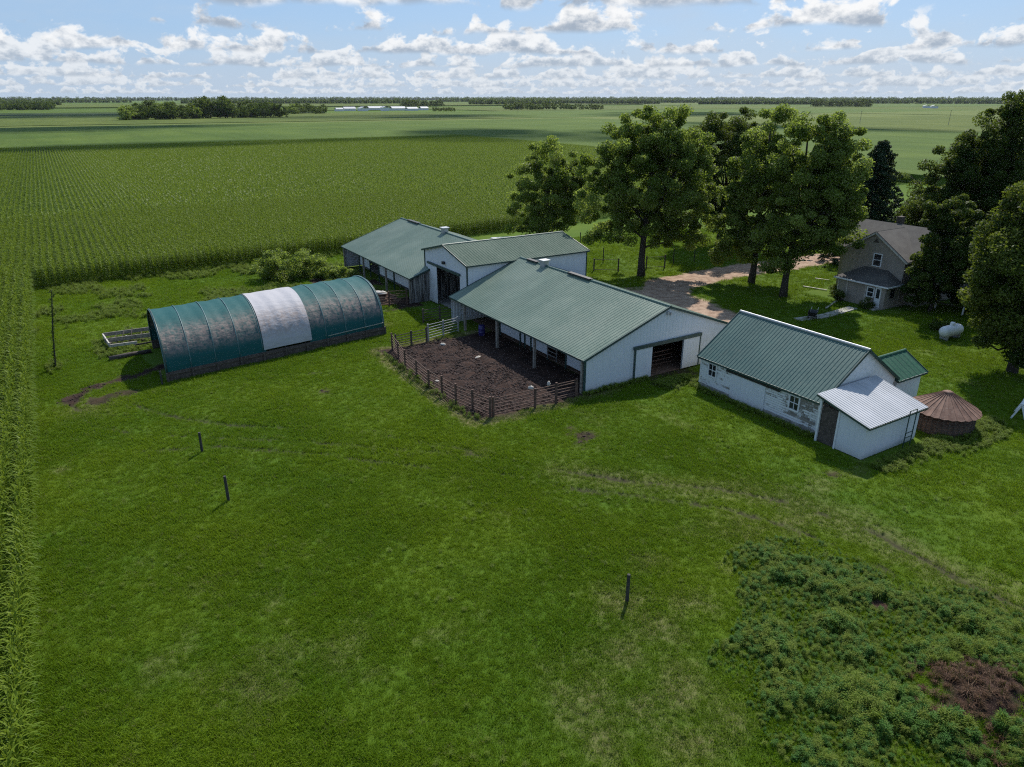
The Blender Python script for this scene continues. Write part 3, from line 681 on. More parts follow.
tree('shade_tree', P(641, 276), [(0, 0, 10.5, 5.4, 5.6), (2.2, -1.4, 13.6, 3.6, 3.8), (-1.2, .8, 14.6, 3.2, 3.2), (-2.8, 1.8, 5.6, 2.6, 2.4), (2.8, -1.8, 5.4, 2.8, 2.6), (-3.6, 2.2, 8.4, 3.0, 3.6), (3.4, -2.0, 8.2, 3.3, 3.6), (1.2, -.6, 15.2, 3.2, 3.0), (-2.2, 1.5, 13.4, 2.6, 3), (4.4, -2.6, 12.2, 2.4, 3), (-4.6, 2.8, 11.6, 1.9, 2.4), (5.5, -3.2, 5.8, 1.6, 2.2), (-4.8, 3.0, 5.6, 1.5, 1.8)], (15, .36, (.4, -.2)),
     'broad tall tree with a dark bare trunk on the lawn beside the gravel drive', n=190, per=330, seed=12, group=YG, limbs=26)
tree('shade_tree', (76.5, 69.5), [(0, 0, 9.5, 5.4, 6.8), (0.2, -.2, 13.4, 4.8, 4.2), (-2.8, 2, 5.4, 3.2, 3.4), (2.6, -1.6, 12, 3.4, 3.8), (-2.2, 1.6, 13, 3.2, 3.6), (3.6, -2.4, 9, 3.2, 4.4), (-2.5, 1.5, 10, 2.8, 3.5), (2, -1, 5, 3.4, 3)], (14, .32, (0, 0)),
     'round darker tree standing back between the two broad pale trees', m='leaf_b', n=150, per=330, seed=13, group=YG, limbs=20)
tree('shade_tree', P(751, 283), [(0, .2, 9.2, 3.6, 5.6), (-1.8, 1.2, 4.2, 2.2, 2.2), (1.4, -1, 4.6, 2.0, 2.2), (-1.9, 1.2, 7.2, 2.2, 3.4), (.9, -.3, 15.0, 2.0, 3.0), (-1.6, 1.0, 12.6, 1.9, 2.8), (1.6, -1.0, 11.6, 2.2, 3), (.2, 0, 15.9, 1.5, 2.0), (-.6, .4, 4.4, 2.3, 1.7)], (16, .31, (.2, 0)),
     'tall ragged tree on the near edge of the drive, left of the leaning trunk', n=115, per=330, seed=14, group=YG, limbs=18)
tree('shade_tree', P(783, 297), [(.8, -.4, 9.6, 3.6, 5.4), (3.2, -2, 11.6, 2.6, 4.2), (-1.0, .6, 5.2, 2.0, 2.4), (2.7, -1.6, 8.6, 2.7, 4.0), (-.6, .4, 14.6, 1.9, 2.9), (2.0, -1.2, 14.8, 1.8, 3.4), (4.2, -2.6, 11.6, 1.8, 2.6), (4.3, -2.7, 6.8, 2.2, 2.4), (1.9, -1.2, 15.6, 1.5, 2.2), (3.4, -2.0, 13.6, 1.8, 2.4)], (16, .31, (1.0, .3)),
     'tall tree with a leaning dark trunk on the lawn nearest the farmhouse', n=130, per=330, seed=15, group=YG, limbs=20)
RG = 'dark trees around the farmhouse'
tree('garden_tree', P(1012, 372), [(0, 0, 7.2, 3.6, 4.2), (-1.7, 1.2, 6.8, 2.1, 2.4), (-2.0, 1.6, 9.2, 2.2, 2.4), (.5, .8, 12.4, 2.4, 2.2), (0, 0, 3.4, 2.6, 2.2), (1.8, -1, 12.0, 2.4, 2.4), (-1.5, 1.0, 5.2, 1.9, 2.4), (2.2, -1.2, 6.4, 2.8, 3.4), (-.4, .2, 10.4, 2.0, 2.2), (2.5, -1.4, 10.6, 2.2, 2.2), (-2.6, 1.6, 7.6, 1.7, 2.0), (-.2, -1.0, 3.0, 1.9, 1.7), (3.4, -2, 3.4, 2.4, 2.2)], (10, .3, (.2, 0)),
     'near garden tree with lighter green crown beside the white propane tank', m='leaf_d', n=190, per=340, seed=16, group=RG)
tree('garden_tree', (83.0, 38.5), [(0, 0, 9.5, 4.4, 6.0), (-3.4, 2.4, 7.0, 2.8, 4.2), (-1.8, 1.2, 13.2, 2.6, 3.2), (2.5, -1.5, 14.5, 3.6, 4.0), (3, -2, 7, 4, 5), (-4.6, 3.2, 4.2, 2.0, 3.0), (-3.4, 2.2, 11, 1.8, 2.4), (1.4, -1.0, 18.2, 3.0, 2.6), (-3.6, 2.6, 12.6, 2.7, 3.2), (-4.8, 3.4, 8.6, 2.2, 3.4), (-.8, .6, 16.5, 2.0, 2.0)], (17, .4, (.3, 0)),
     'tallest dark tree at the picture edge, towering behind the farmhouse', m='leaf_b', n=240, per=330, seed=17, group=RG, limbs=28)
tree('garden_tree', (68.6, 35.4), [(0, 0, 4.0, 2.0, 3.4), (-.6, .9, 2.2, 1.5, 2.0), (.9, -1.0, 5.6, 1.9, 2.6), (2.2, -2.0, 3.6, 2.0, 3.0), (.2, .2, 7.4, 1.8, 2.0), (.6, .2, 9.4, 1.9, 2.2), (.1, .4, 6.4, 1.9, 2.2)], (5.5, .16, (0, 0)),
     'small dark tree hiding the right corner of the farmhouse', m='leaf_b', n=90, per=300, seed=18, group=RG, rr=(.55, 1.0))
tree('garden_tree', (82.5, 44.5), [(0, 0, 5.0, 2.8, 4.2), (-1.0, .7, 8.2, 1.9, 2.0), (1.2, -.8, 7.0, 2.2, 3.0)], (9.5, .22, (0, 0)),
     'thin topped tree with bare grey twigs behind the farmhouse', m='leaf_b', n=52, per=250, seed=19, group=RG, bare=16)
tree('garden_tree', (69.5, 20.5), [(0, 0, 7, 4.2, 4.6), (1, -1, 11, 3.2, 3.4), (-2, 1.4, 5, 3, 3.4), (2, -1.4, 5, 3, 3.4)], (12, .3, (0, 0)),
     'unseen tree past the right picture edge, added to shade grass by the white trestle', m='leaf_b', n=110, per=300, seed=20, group=RG)  # out of frame, added for the shade it throws on the lawn
tree('garden_tree', (74.0, 31.0), [(0, 0, 4.5, 3.2, 4.0), (-1, 1, 8.0, 2.4, 2.6), (.6, -.4, 10.2, 2.0, 2.2), (1.4, -1.2, 6.0, 2.4, 3.0), (0, 0, 2.0, 3.0, 1.8)], (7, .2, (0, 0)),
     'bushy dark tree between the farmhouse and the near garden tree', m='leaf_b', n=80, per=300, seed=23, group=RG)
# spruce
def spruce(base, h, r, label, seed):
    g = np.random.default_rng(seed); root = empty('spruce_tree', (base[0], base[1], 0)); tag(root, label, 'tree', None)
    MB().tube([(0, 0, -.1), (0, 0, h * .5), (0, 0, h)], [.22, .13, .02], 8).build('trunk', M['bark'], root, True)
    C = []; Rr = []; W = []
    for z in np.arange(.7, h, .38):
        rr = r * (1 - z / h) ** .72 * g.uniform(.8, 1.15)
        for a in np.arange(0, 6.28, 6.28 / max(4, int(9 * (1 - z / h) + 3))) + g.uniform(0, 1):
            k = g.uniform(.75, 1.15)
            for q in np.linspace(.35, 1, 3):
                C.append((math.cos(a) * rr * k * q, math.sin(a) * rr * k * q, z - .35 * q * rr * .5 + .12)); Rr.append(.22 + .18 * (1 - q) + .10); W.append(np.clip(.2 + .5 * q + g.normal(0, .1), 0, 1))
    V, F, T = leaf_cloud(C, np.array(Rr) * 1.35, 44, .17, W, flat=.55, seed=seed)
    mesh_obj('crown', V, F, M['leaf_c'], root, fattr=T)
spruce((84.0, 52.6), 14.2, 6.2, 'dark pointed spruce standing behind the farmhouse roof', 31)
# shrubs
def shrub(name, base, lobes, label, m, n, per, size, seed, rr, group=None):
    g = np.random.default_rng(seed); root = empty(name, (base[0], base[1], 0)); tag(root, label, 'shrub', group)
    C, Rr, W = crown_clumps(lobes, n, g, *rr); C[:, 2] = np.maximum(C[:, 2], .15)
    b = MB()
    for j in range(7): b.tube([(g.normal(0, .12), g.normal(0, .12), -.05), C[j] * .5, C[j]], [.05, .035, .012], 5)
    b.build('stem', M['bark'], root)
    V, F, T = leaf_cloud(C, Rr, per, size, W, seed=seed); mesh_obj('foliage', V, F, M[m], root, fattr=T)
shrub('overgrown_bush', P(287, 279), [(0, 0, 1.4, 3.0, 1.8), (2.8, .2, 1.2, 2.5, 1.5), (-1.6, .6, 1.4, 2.0, 1.5), (4.6, -1, .8, 1.8, 1.0)], 'large overgrown bush behind the hoop barn near the corn', 'leaf_a', 120, 220, .10, 41, (.4, .8))
shrub('overgrown_bush', P(330, 279), [(0, 0, .7, 1.6, .8), (1.6, -1.2, .6, 1.3, .7)], 'low bush beside the open west barn, right of the larger bush', 'leaf_a', 34, 220, .1, 42, (.35, .6))
shrub('garden_shrub', (67.2, 44.6), [(0, 0, .5, .6, .6)], 'small dark shrub at the left corner of the farmhouse', 'leaf_b', 12, 150, .07, 43, (.25, .4))
shrub('garden_shrub', (64.9, 42.4), [(0, 0, .55, .5, .7)], 'dark shrub against the porch wall left of the porch door', 'leaf_b', 12, 150, .07, 44, (.25, .4))
shrub('garden_shrub', (64.9, 39.4), [(0, 0, .4, .7, .5)], 'low shrub below the porch window at the porch corner', 'leaf_b', 14, 150, .07, 45, (.25, .4))
shrub('garden_shrub', (63.6, 31.5), [(0, 0, .5, .8, .6)], 'low leafy shrub beside the propane tank', 'leaf_b', 14, 150, .07, 46, (.25, .45))
# ---------------------------------------------------------------- far grove: trees of one kind copied one by one
def far_proto(seed, h, r, m, dk=0.0):
    g = np.random.default_rng(seed); root = empty('grove_tree')
    MB().tube([(0, 0, -.2), (0, 0, h * .6)], [.4, .2], 5).build('trunk', M['bark'], root)
    C, Rr, W = crown_clumps([(0, 0, h * .55, r, h * .42), (g.uniform(-2, 2), g.uniform(-2, 2), h * .36, r * 1.05, h * .34), (g.uniform(-1.5, 1.5), 0, h * .78, r * .6, h * .22)], 44, g, 1.4, 2.5)
    V, F, T = leaf_cloud(C, Rr, 34, .62, W, seed=seed); mesh_obj('crown', V, F, M[m], root, fattr=T)
    return root
protos = [far_proto(51, 13, 5.5, 'leaf_far'), far_proto(52, 15, 6, 'leaf_far'), far_proto(53, 14, 6, 'leaf_b'), far_proto(54, 11, 5, 'leaf_a')]
used = set()
def grove_tree(x, y, k, s, label, group):
    p = protos[k]
    if k not in used: r = p; used.add(k)
    else:
        r = p.copy(); COL.objects.link(r)
        for ch in p.children:
            c = ch.copy(); COL.objects.link(c); c.parent = r
    r.location = (x, y, 0); r.rotation_euler = (0, 0, rng.uniform(0, 6.28)); r.scale = (s * 1.05, s * 1.05, s * rng.uniform(.85, 1.12)); tag(r, label, 'tree', group)
GL = 'one tree in the dense far grove beyond the corn'
for i_ in range(58):
    px_ = 122 + (i_ % 29) * 5.5 + rng.uniform(-2.5, 2.5); d_ = 770 + (i_ // 29) * 55 + rng.uniform(-12, 12) + (px_ - 122) * .35
    k_ = int(rng.choice([0, 0, 1, 1, 2, 3])); 
    if i_ < 3: k_ = 3
    x_, y_ = far(px_, d_); grove_tree(x_, y_, k_, rng.uniform(.72, 1.12) * (1.35 if 200 < px_ < 250 else 1.15), GL if i_ > 2 else 'pale round tree at the left end of the far grove', 'trees of the far grove' if i_ > 2 else 'pale trees of the far grove')
for i_ in range(12):
    px_ = 284 + i_ * 3.4 + rng.uniform(-1, 1); x_, y_ = far(px_, 1010 + rng.uniform(-30, 30)); grove_tree(x_, y_, 3 if i_ < 4 else 1, rng.uniform(.7, 1.0), 'one tree in the thin row joining the far grove to the white barns', 'trees between the far grove and the white barns')
for i_ in range(30):
    px_ = 507 + i_ * 3.3 + rng.uniform(-1.5, 1.5); x_, y_ = far(px_, 1300 + rng.uniform(-40, 40) + i_ * 2); grove_tree(x_, y_, int(rng.choice([0, 1, 2])), rng.uniform(.72, .95) * (1.1 - i_ * .012), 'one tree in the long dark grove above the broad shade tree', 'trees of the grove above the shade trees')
for i_ in range(18):
    px_ = 403 + i_ * 2.2 + rng.uniform(-1, 1); x_, y_ = far(px_, 1850 + rng.uniform(-40, 40)); grove_tree(x_, y_, 2, rng.uniform(.9, 1.2), 'one dark tree in the clump behind the white barns', 'trees behind the white barns')
for i_ in range(26):
    px_ = 814 + i_ * 2.35 + rng.uniform(-1, 1); x_, y_ = far(px_, 1900 + rng.uniform(-40, 40)); grove_tree(x_, y_, 2, rng.uniform(.95, 1.25), 'one dark tree in the clump on the right horizon', 'trees of the right horizon clump')
for i_ in range(22):
    px_ = -14 + i_ * 3 + rng.uniform(-1, 1); x_, y_ = far(px_, 1500 + rng.uniform(-40, 40)); grove_tree(x_, y_, int(rng.choice([0, 1])), rng.uniform(.8, 1.05), 'one tree in the wood at the left picture edge', 'trees of the left edge wood')
# horizon woods: one mass each
def woods(label, segs, seed):
    g = np.random.default_rng(seed); C = []; Rr = []; W = []
    for (p0, p1, dist, hh) in segs:
        w = abs(far(p1, dist)[0] - far(p0, dist)[0]) + abs(far(p1, dist)[1] - far(p0, dist)[1]); m = int(w / (hh * .42)) + 2
        for q in range(m):
            p_ = p0 + (p1 - p0) * (q + g.random()) / m; x_, y_ = far(p_, dist + g.uniform(-60, 60)); h_ = hh * g.uniform(.65, 1.15)
            for zz in (.3, .68): C.append((x_, y_, h_ * zz)); Rr.append(h_ * .42); W.append(g.uniform(.1, .5))
    V, F, T = leaf_cloud(C, Rr, 60, segs[0][3] * .13, W, flat=.9, seed=seed)
    o = mesh_obj('far_woods', V, F, M['leaf_far'], fattr=T); tag(o, label, 'woods', kind='stuff')
woods('thin line of woods along the left horizon', [(-60, 130, 3400, 17), (180, 330, 2700, 16), (-60, 60, 2300, 15)], 61)
woods('thin line of woods along the middle horizon', [(255, 420, 2600, 17), (470, 560, 2200, 17), (440, 700, 3600, 20), (540, 660, 2700, 15)], 62)
woods('thin line of woods along the right horizon', [(640, 860, 3300, 18), (870, 1090, 3000, 18), (700, 830, 2500, 13)], 63)
woods('hazy last line of woods on the skyline', [(-90, 350, 6200, 26), (330, 760, 6600, 28), (740, 1120, 6000, 26)], 64)
# far white barns
def far_barn(x, y, L, W_, h, rz, label, roof='roof_white'):
    r = empty('far_barn', (x, y, 0), rz); tag(r, label, 'barn', 'white barns of the far farm')
    MB().box(-L / 2, L / 2, -W_ / 2, W_ / 2, 0, h).build('wall', M['wall'], r)
    b = MB(); b.slab([(-L / 2 - .4, -W_ / 2 - .5, h), (L / 2 + .4, -W_ / 2 - .5, h), (L / 2 + .4, 0, h + W_ * .2), (-L / 2 - .4, 0, h + W_ * .2)], .12)
    b.slab([(L / 2 + .4, W_ / 2 + .5, h), (-L / 2 - .4, W_ / 2 + .5, h), (-L / 2 - .4, 0, h + W_ * .2), (L / 2 + .4, 0, h + W_ * .2)], .12)
    b.build('roof', M[roof], r)
for i_, (p_, d_, L, W_, h) in enumerate([(338, 1215, 11, 10, 3), (348, 1250, 19, 13, 3.4), (362, 1225, 15, 12, 4), (374, 1290, 24, 14, 3.6), (384, 1230, 11, 10, 5), (397, 1275, 24, 14, 3.4), (411, 1250, 18, 12, 3.2), (423, 1300, 13, 12, 3.2)]):
    x_, y_ = far(p_, d_); far_barn(x_, y_, L, W_, h, [.0, .0, 1.57, 0, 1.57, 0, 0, 0][i_], ['smallest white barn at the left end of the far farm', 'long white barn second from the left of the far farm', 'short white barn seen gable on at the far farm', 'longest low white barn in the middle of the far farm', 'tallest narrow white barn of the far farm', 'long low white barn right of the tall narrow one', 'long white barn second from the right of the far farm', 'white barn at the right end of the far farm'][i_])
for p_, d_, lab in ((936, 1700, 'white barn alone on the right horizon beside trees'), (928, 1750, 'smaller white barn left of the lone horizon barn')):
    x_, y_ = far(p_, d_); far_barn(x_, y_, 22, 12, 4, .6, lab)
for i_ in range(9):
    x_, y_ = far(433 + i_ * 2.6, 1180 + rng.uniform(-8, 8)); grove_tree(x_, y_, 2, .42, 'one small conifer in the row right of the white barns', 'conifer row by the white barns')
# utility poles
def upole(x, y, h, label, group):
    r = empty('utility_pole', (x, y, 0)); tag(r, label, 'pole', group)
    MB().tube([(0, 0, -.3), (0, 0, h)], [.17, .11], 7).build('pole', M['wood_grey'], r)
    MB().beam((-1.1, 0, h - .6), (1.1, 0, h - .6), .12).build('crossarm', M['wood_grey'], r)
for p_, d_, h_, lab in ((518, 1000, 12, 'pale utility pole in front of the grove above the tall barn'), (954, 640, 11, 'utility pole standing on the pale field strip at right'), (864, 650, 10, 'utility pole on the pale field strip above the spruce')):
    upole(*far(p_, d_), h_, lab, 'utility poles in the far fields')
# ================================================================ BUILDINGS
def gable_barn(name, x0, x1, y0, y1, eave, ridge, label, over=.35):
    pass
def roof_pair(root, x0, x1, y0, y1, eave, ridge, m, over_e=.3, over_g=.3, along='y', name='roof', pitch=.3, cap='roof_dark_green', split=True):
    """two ribbed slopes with sheet thickness, a ridge cap and barge trim; the ridge runs along `along`"""
    def tr(p): return p if along == 'y' else (p[1], p[0], p[2])
    xm = (x0 + x1) / 2; sl = (ridge - eave) / (xm - x0); ze = eave - sl * over_e
    for sgn, xe in ((1, x0 - over_e), (-1, x1 + over_e)):
        b = MB(); L = (y1 - y0) + 2 * over_g
        o = tr((xe, y0 - over_g, ze)); u = tr((0, 1, 0)); w = Vector(tr((xm - xe, 0, ridge - ze))); sl_len = w.length
        n = Vector(tr((-sgn * (ridge - ze), 0, abs(xm - xe)))).normalized()
        b.ribbed(o, u, w, L, 0, sl_len, n, pitch)
        # underside a little lower
        q = [Vector(tr((xe, y0 - over_g, ze))), Vector(tr((xe, y1 + over_g, ze))), Vector(tr((xm, y1 + over_g, ridge))), Vector(tr((xm, y0 - over_g, ridge)))]
        b.add([p - n * .06 for p in q], [(0, 1, 2, 3)])
        b.build(name, M[m], root)
        t = MB(); t.beam(tr((xe, y0 - over_g, ze - .05)), tr((xe, y1 + over_g, ze - .05)), .05, .13)
        for yy in (y0 - over_g - .03, y1 + over_g + .03): t.beam(tr((xe, yy, ze - .03)), tr((xm, yy, ridge - .03)), .05, .16)
        t.build('roof_trim', M['trim_dark'], root)
    MB().tube([tr((xm, y0 - over_g - .04, ridge + .01)), tr((xm, y1 + over_g + .04, ridge + .01))], .10, 8).build('ridge_cap', M[cap], root)
W_ = M['wall']
# ---- front livestock barn -------------------------------------------------
X0, X1, Y0, Y1, EV, RG_ = 28.42, 43.3, 36.5, 56.2, 2.50, 5.15
barn = tag(empty('livestock_barn', (36, 46, 0)), 'long low white barn with grey green roof and open sliding doors behind the muddy pen', 'barn')
def sub(root, ob):
    pass
bx, by = 36, 46
def L3(x, y, z=0): return (x - bx, y - by, z)
xa, xb, ya, yb = X0 - bx, X1 - bx, Y0 - by, Y1 - by; xm = (xa + xb) / 2
def top(t): return EV + (RG_ - EV) * (1 - abs((xa + t) - xm) / (xm - xa)) - .06
D0, D1 = 32.85 - bx, 39.2 - bx                                   # doorway with its two leaves
O0, O1 = 34.45 - bx, 37.55 - bx                                  # the dark gap left between them
b = MB()
for (s0, s1, bot) in ((xa, O0, 0.05), (O0, O1, 2.42), (O1, xb, .05)):
    br = [xm - s0] if s0 < xm < s1 else []
    b.ribbed((s0, ya, 0), (1, 0, 0), (0, 0, 1), s1 - s0, bot, (lambda s: (lambda t: top(t + s - xa)))(s0), (0, -1, 0), .3, .022, br)
b.build('gable_wall', W_, barn)
b = MB(); b.ribbed((xa, yb, 0), (1, 0, 0), (0, 0, 1), xb - xa, .05, top, (0, 1, 0), .3, .02, [xm - xa]); b.build('gable_wall', W_, barn)
b = MB(); b.ribbed((xb, ya, 0), (0, 1, 0), (0, 0, 1), yb - ya, .05, EV - .05, (1, 0, 0), .3, .02); b.build('side_wall', W_, barn)
# recessed pen-side wall with openings
RW = 30.35 - bx
b = MB(); 
for (s0, s1, bot) in ((36.6, 38.2, .1), (38.2, 41.2, .35), (43.6, 46.0, .35), (46.0, 47.6, .35), (47.6, 50.8, .35)):
    b.ribbed((RW, s0 - by, 0), (0, 1, 0), (0, 0, 1), s1 - s0, bot, 3.02, (-1, 0, 0), .3, .02)
b.build('recessed_wall', W_, barn)
b = MB()
for s in (38.2, 41.2, 43.6, 46.0, 46.9, 47.6, 50.8): b.box(RW - .08, RW - .02, s - .07 - by, s + .07 - by, 0, 3.0)
b.build('wall_trim', M['trim_dark'], barn)
b = MB()
for k in range(6): b.beam((RW - .12, 43.55 - by, .5 + .32 * k), (RW - .12, 42.3 - by, .5 + .32 * k), .05)
for s in (43.5, 42.3): b.beam((RW - .12, s - by, .2), (RW - .12, s - by, 2.4), .06)
b.build('gate', M['steel'], barn)
MB().box(RW + .1, xb - .1, ya + .1, yb - .1, -.08, .02).build('floor', M['hay'], barn)
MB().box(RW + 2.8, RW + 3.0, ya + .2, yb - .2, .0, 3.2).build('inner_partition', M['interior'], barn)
for s in (36.7, 42.6, 48.1, 53.6):
    MB().box(28.4 - bx - .09, 28.4 - bx + .09, s - by - .09, s - by + .09, -.1, EV - .16).build('eave_post', M['wood_grey'], barn)
MB().beam((28.52 - bx, ya + .1, EV - .17), (28.52 - bx, yb - .1, EV - .17), .1, .2).build('eave_beam', M['wood_dark'], barn)
roof_pair(barn, xa, xb, ya, yb, EV, RG_, 'roof_green', .14, .12)
b = MB(); b.box(xa - .03, xa + .12, ya - .07, ya + .02, .05, EV); b.box(xb - .12, xb + .03, ya - .07, ya + .02, .05, EV); b.build('corner_trim', M['trim_dark'], barn)
MB().box(D0 - .15, D1 + .1, ya - .2, ya - .05, 2.42, 2.66).build('door_track', M['trim_dark'], barn)
for s0, s1, m_ in ((D0, O0, 0), (O1, D1, 1)):
    d = MB().ribbed((s0, ya - .13, 0), (1, 0, 0), (0, 0, 1), s1 - s0, .12, 2.42, (0, -1, 0), .3, .02)
    d.box(s0, s1, ya - .125, ya - .09, .12, 2.42); dd = d.build('sliding_door', W_, barn)
    t = MB(); e = s0 if not m_ else s1; t.box(e - .05, e + .05, ya - .16, ya - .085, .1, 2.42); t.build('edge_trim', M['trim_dark'], dd)
b = MB()
for k in range(4): b.beam((O0, ya + 1.0, .4 + k * .32), (O1, ya + 1.0, .4 + k * .32), .05)
b.build('inner_gate', M['rail'], barn)
v = MB(); v.box(xm - .28, xm + .28, 6.35 - .28, 6.35 + .28, RG_ - .2, RG_ + .45); v.slab([(xm - .4, 6.35 - .4, RG_ + .45), (xm + .4, 6.35 - .4, RG_ + .45), (xm + .4, 6.35 + .4, RG_ + .45), (xm - .4, 6.35 + .4, RG_ + .45)], .08)
v.build('roof_vent', M['steel'], barn)
v = MB(); v.box(xm - .2, xm + .2, -.4, 2.6, RG_ + .06, RG_ + .17); v.box(xm - .2, xm + .2, 7.4, 9.0, RG_ + .06, RG_ + .17); v.build('ridge_vent', M['black'], barn)
v = MB(); v.box(xm - .22, xm - .06, ya - .16, ya - .05, 4.55, 4.8); v.box(xm + .06, xm + .2, ya - .16, ya - .05, 4.5, 4.7); v.build('floodlight', M['steel'], barn)
# ---- tall middle barn -----------------------------------------------------
tx0, tx1, ty0, ty1, te, trd = 30.3, 43.7, 56.5, 65.4, 5.05, 6.15
tb = tag(empty('machine_barn', (37, 61, 0)), 'tall white barn with pale green roof and dark open doorway between the two long barns', 'barn')
ax, bx2, ay, byy = tx0 - 37, tx1 - 37, ty0 - 61, ty1 - 61; ym = (ay + byy) / 2
def ttop(t): return te + (trd - te) * (1 - abs(ay + t - ym) / (ym - ay)) - .06
g0, g1, gh = 58.0 - 61, 62.9 - 61, 3.7
b = MB()
for s0, s1, bot in ((ay, g0, .05), (g0, g1, gh), (g1, byy, .05)):
    br = [ym - s0] if s0 < ym < s1 else []
    b.ribbed((ax, s0, 0), (0, 1, 0), (0, 0, 1), s1 - s0, bot, (lambda s: (lambda t: ttop(t + s - ay)))(s0), (-1, 0, 0), .3, .022, br)
b.build('gable_wall', W_, tb)
b = MB(); b.ribbed((bx2, ay, 0), (0, 1, 0), (0, 0, 1), byy - ay, .05, ttop, (1, 0, 0), .3, .02, [ym - ay]); b.build('gable_wall', W_, tb)
for yy, nn in ((ay, -1), (byy, 1)): MB().ribbed((ax, yy, 0), (1, 0, 0), (0, 0, 1), bx2 - ax, .05, te - .05, (0, nn, 0), .3, .02).build('side_wall', W_, tb)
roof_pair(tb, ay, byy, ax, bx2, te, trd, 'roof_pale', .25, .2, along='x', cap='roof_green')
b = MB(); b.box(ax - .07, ax + .03, ay - .04, ay + .1, 0, te); b.box(ax - .07, ax + .03, byy - .1, byy + .04, 0, te); b.box(bx2 - .04, bx2 + .07, ay - .06, ay + .08, 0, te); b.build('corner_trim', M['trim_dark'], tb)
d = MB().ribbed((ax - .14, g1 - .35, 0), (0, 1, 0), (0, 0, 1), 1.9, .1, gh + .1, (-1, 0, 0), .3, .02); d.box(ax - .135, ax - .1, g1 - .35, g1 + 1.55, .1, gh + .1); d.build('sliding_door', W_, tb)
MB().box(ax - .2, ax - .02, g0 - .2, g1 + 1.7, gh + .1, gh + .3).build('door_track', M['trim_dark'], tb)
MB().box(ax + .3, bx2 - .2, ay + .2, byy - .2, -.08, .02).build('floor', M['concrete'], tb)
MB().box(ax - .3, ax - .06, ym - .15, ym + .15, 4.35, 4.6).build('yard_lamp', M['black'], tb)
# ---- west barn ------------------------------------------------------------
wx0, wx1, wy0, wy1, we, wr = 28.1, 43.6, 64.2, 83.6, 2.6, 5.2
wb = tag(empty('cattle_barn', (36, 74, 0)), 'farther long white barn with green roof and open side, nearest the corn', 'barn')
ax, bx2, ay, byy = wx0 - 36, wx1 - 36, wy0 - 74, wy1 - 74; xm2 = (ax + bx2) / 2
def wtop(t): return we + (wr - we) * (1 - abs(ax + t - xm2) / (xm2 - ax)) - .06
for yy, nn, mm in ((ay, -1, 'vboards'), (byy, 1, 'wall')):
    MB().ribbed((ax, yy, 0), (1, 0, 0), (0, 0, 1), bx2 - ax, .05, wtop, (0, nn, 0), .3, .02, [xm2 - ax]).build('gable_wall', M[mm], wb)
MB().ribbed((bx2, ay, 0), (0, 1, 0), (0, 0, 1), byy - ay, .05, we - .05, (1, 0, 0), .3, .02).build('side_wall', W_, wb)
b = MB()
for s0, s1, bt in ((64.3, 70.4, .9), (70.4, 74.6, .9), (77.2, 80.6, .9)): b.ribbed((ax + .9, s0 - 74, 0), (0, 1, 0), (0, 0, 1), s1 - s0, bt, 2.85, (-1, 0, 0), .3, .02)
b.build('recessed_wall', W_, wb)
b = MB()
for s in (70.4, 74.6, 77.2, 80.6): b.box(ax + .78, ax + .88, s - .07 - 74, s + .07 - 74, 0, 2.8)
b.build('wall_trim', M['trim_dark'], wb)
for s in (64.4, 70.5, 77.0, 83.3): MB().box(ax - .1, ax + .08, s - 74 - .09, s - 74 + .09, -.1, we - .12).build('eave_post', M['wood_grey'], wb)
MB().box(ax + 2, bx2 - .2, ay + .2, byy - .2, -.08, .02).build('floor', M['concrete'], wb)
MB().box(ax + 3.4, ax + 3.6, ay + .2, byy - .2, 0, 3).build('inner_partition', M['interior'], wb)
roof_pair(wb, ax, bx2, ay, byy, we, wr, 'roof_green', .15, .15)
v = MB(); v.box(xm2 - .3, xm2 + .3, -2.4, -1.8, wr - .2, wr + .5); v.slab([(xm2 - .42, -2.52, wr + .5), (xm2 + .42, -2.52, wr + .5), (xm2 + .42, -1.68, wr + .5), (xm2 - .42, -1.68, wr + .5)], .08); v.build('roof_vent', M['steel'], wb)
v = MB(); v.box(xm2 - .2, xm2 + .2, 4.5, 7.5, wr + .06, wr + .17); v.build('ridge_vent', M['black'], wb)
# white-roofed annex glimpsed behind its ridge
an = tag(empty('annex_shed', (46.2, 72.5, 0)), 'white roofed annex just showing over the ridge of the farther barn', 'shed')
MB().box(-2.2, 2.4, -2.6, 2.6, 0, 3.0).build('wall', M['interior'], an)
MB().slab([(-2.5, -2.9, 3.25), (2.7, -2.9, 3.0), (2.7, 2.9, 3.0), (-2.5, 2.9, 3.25)], .14).build('roof', M['roof_white'], an)
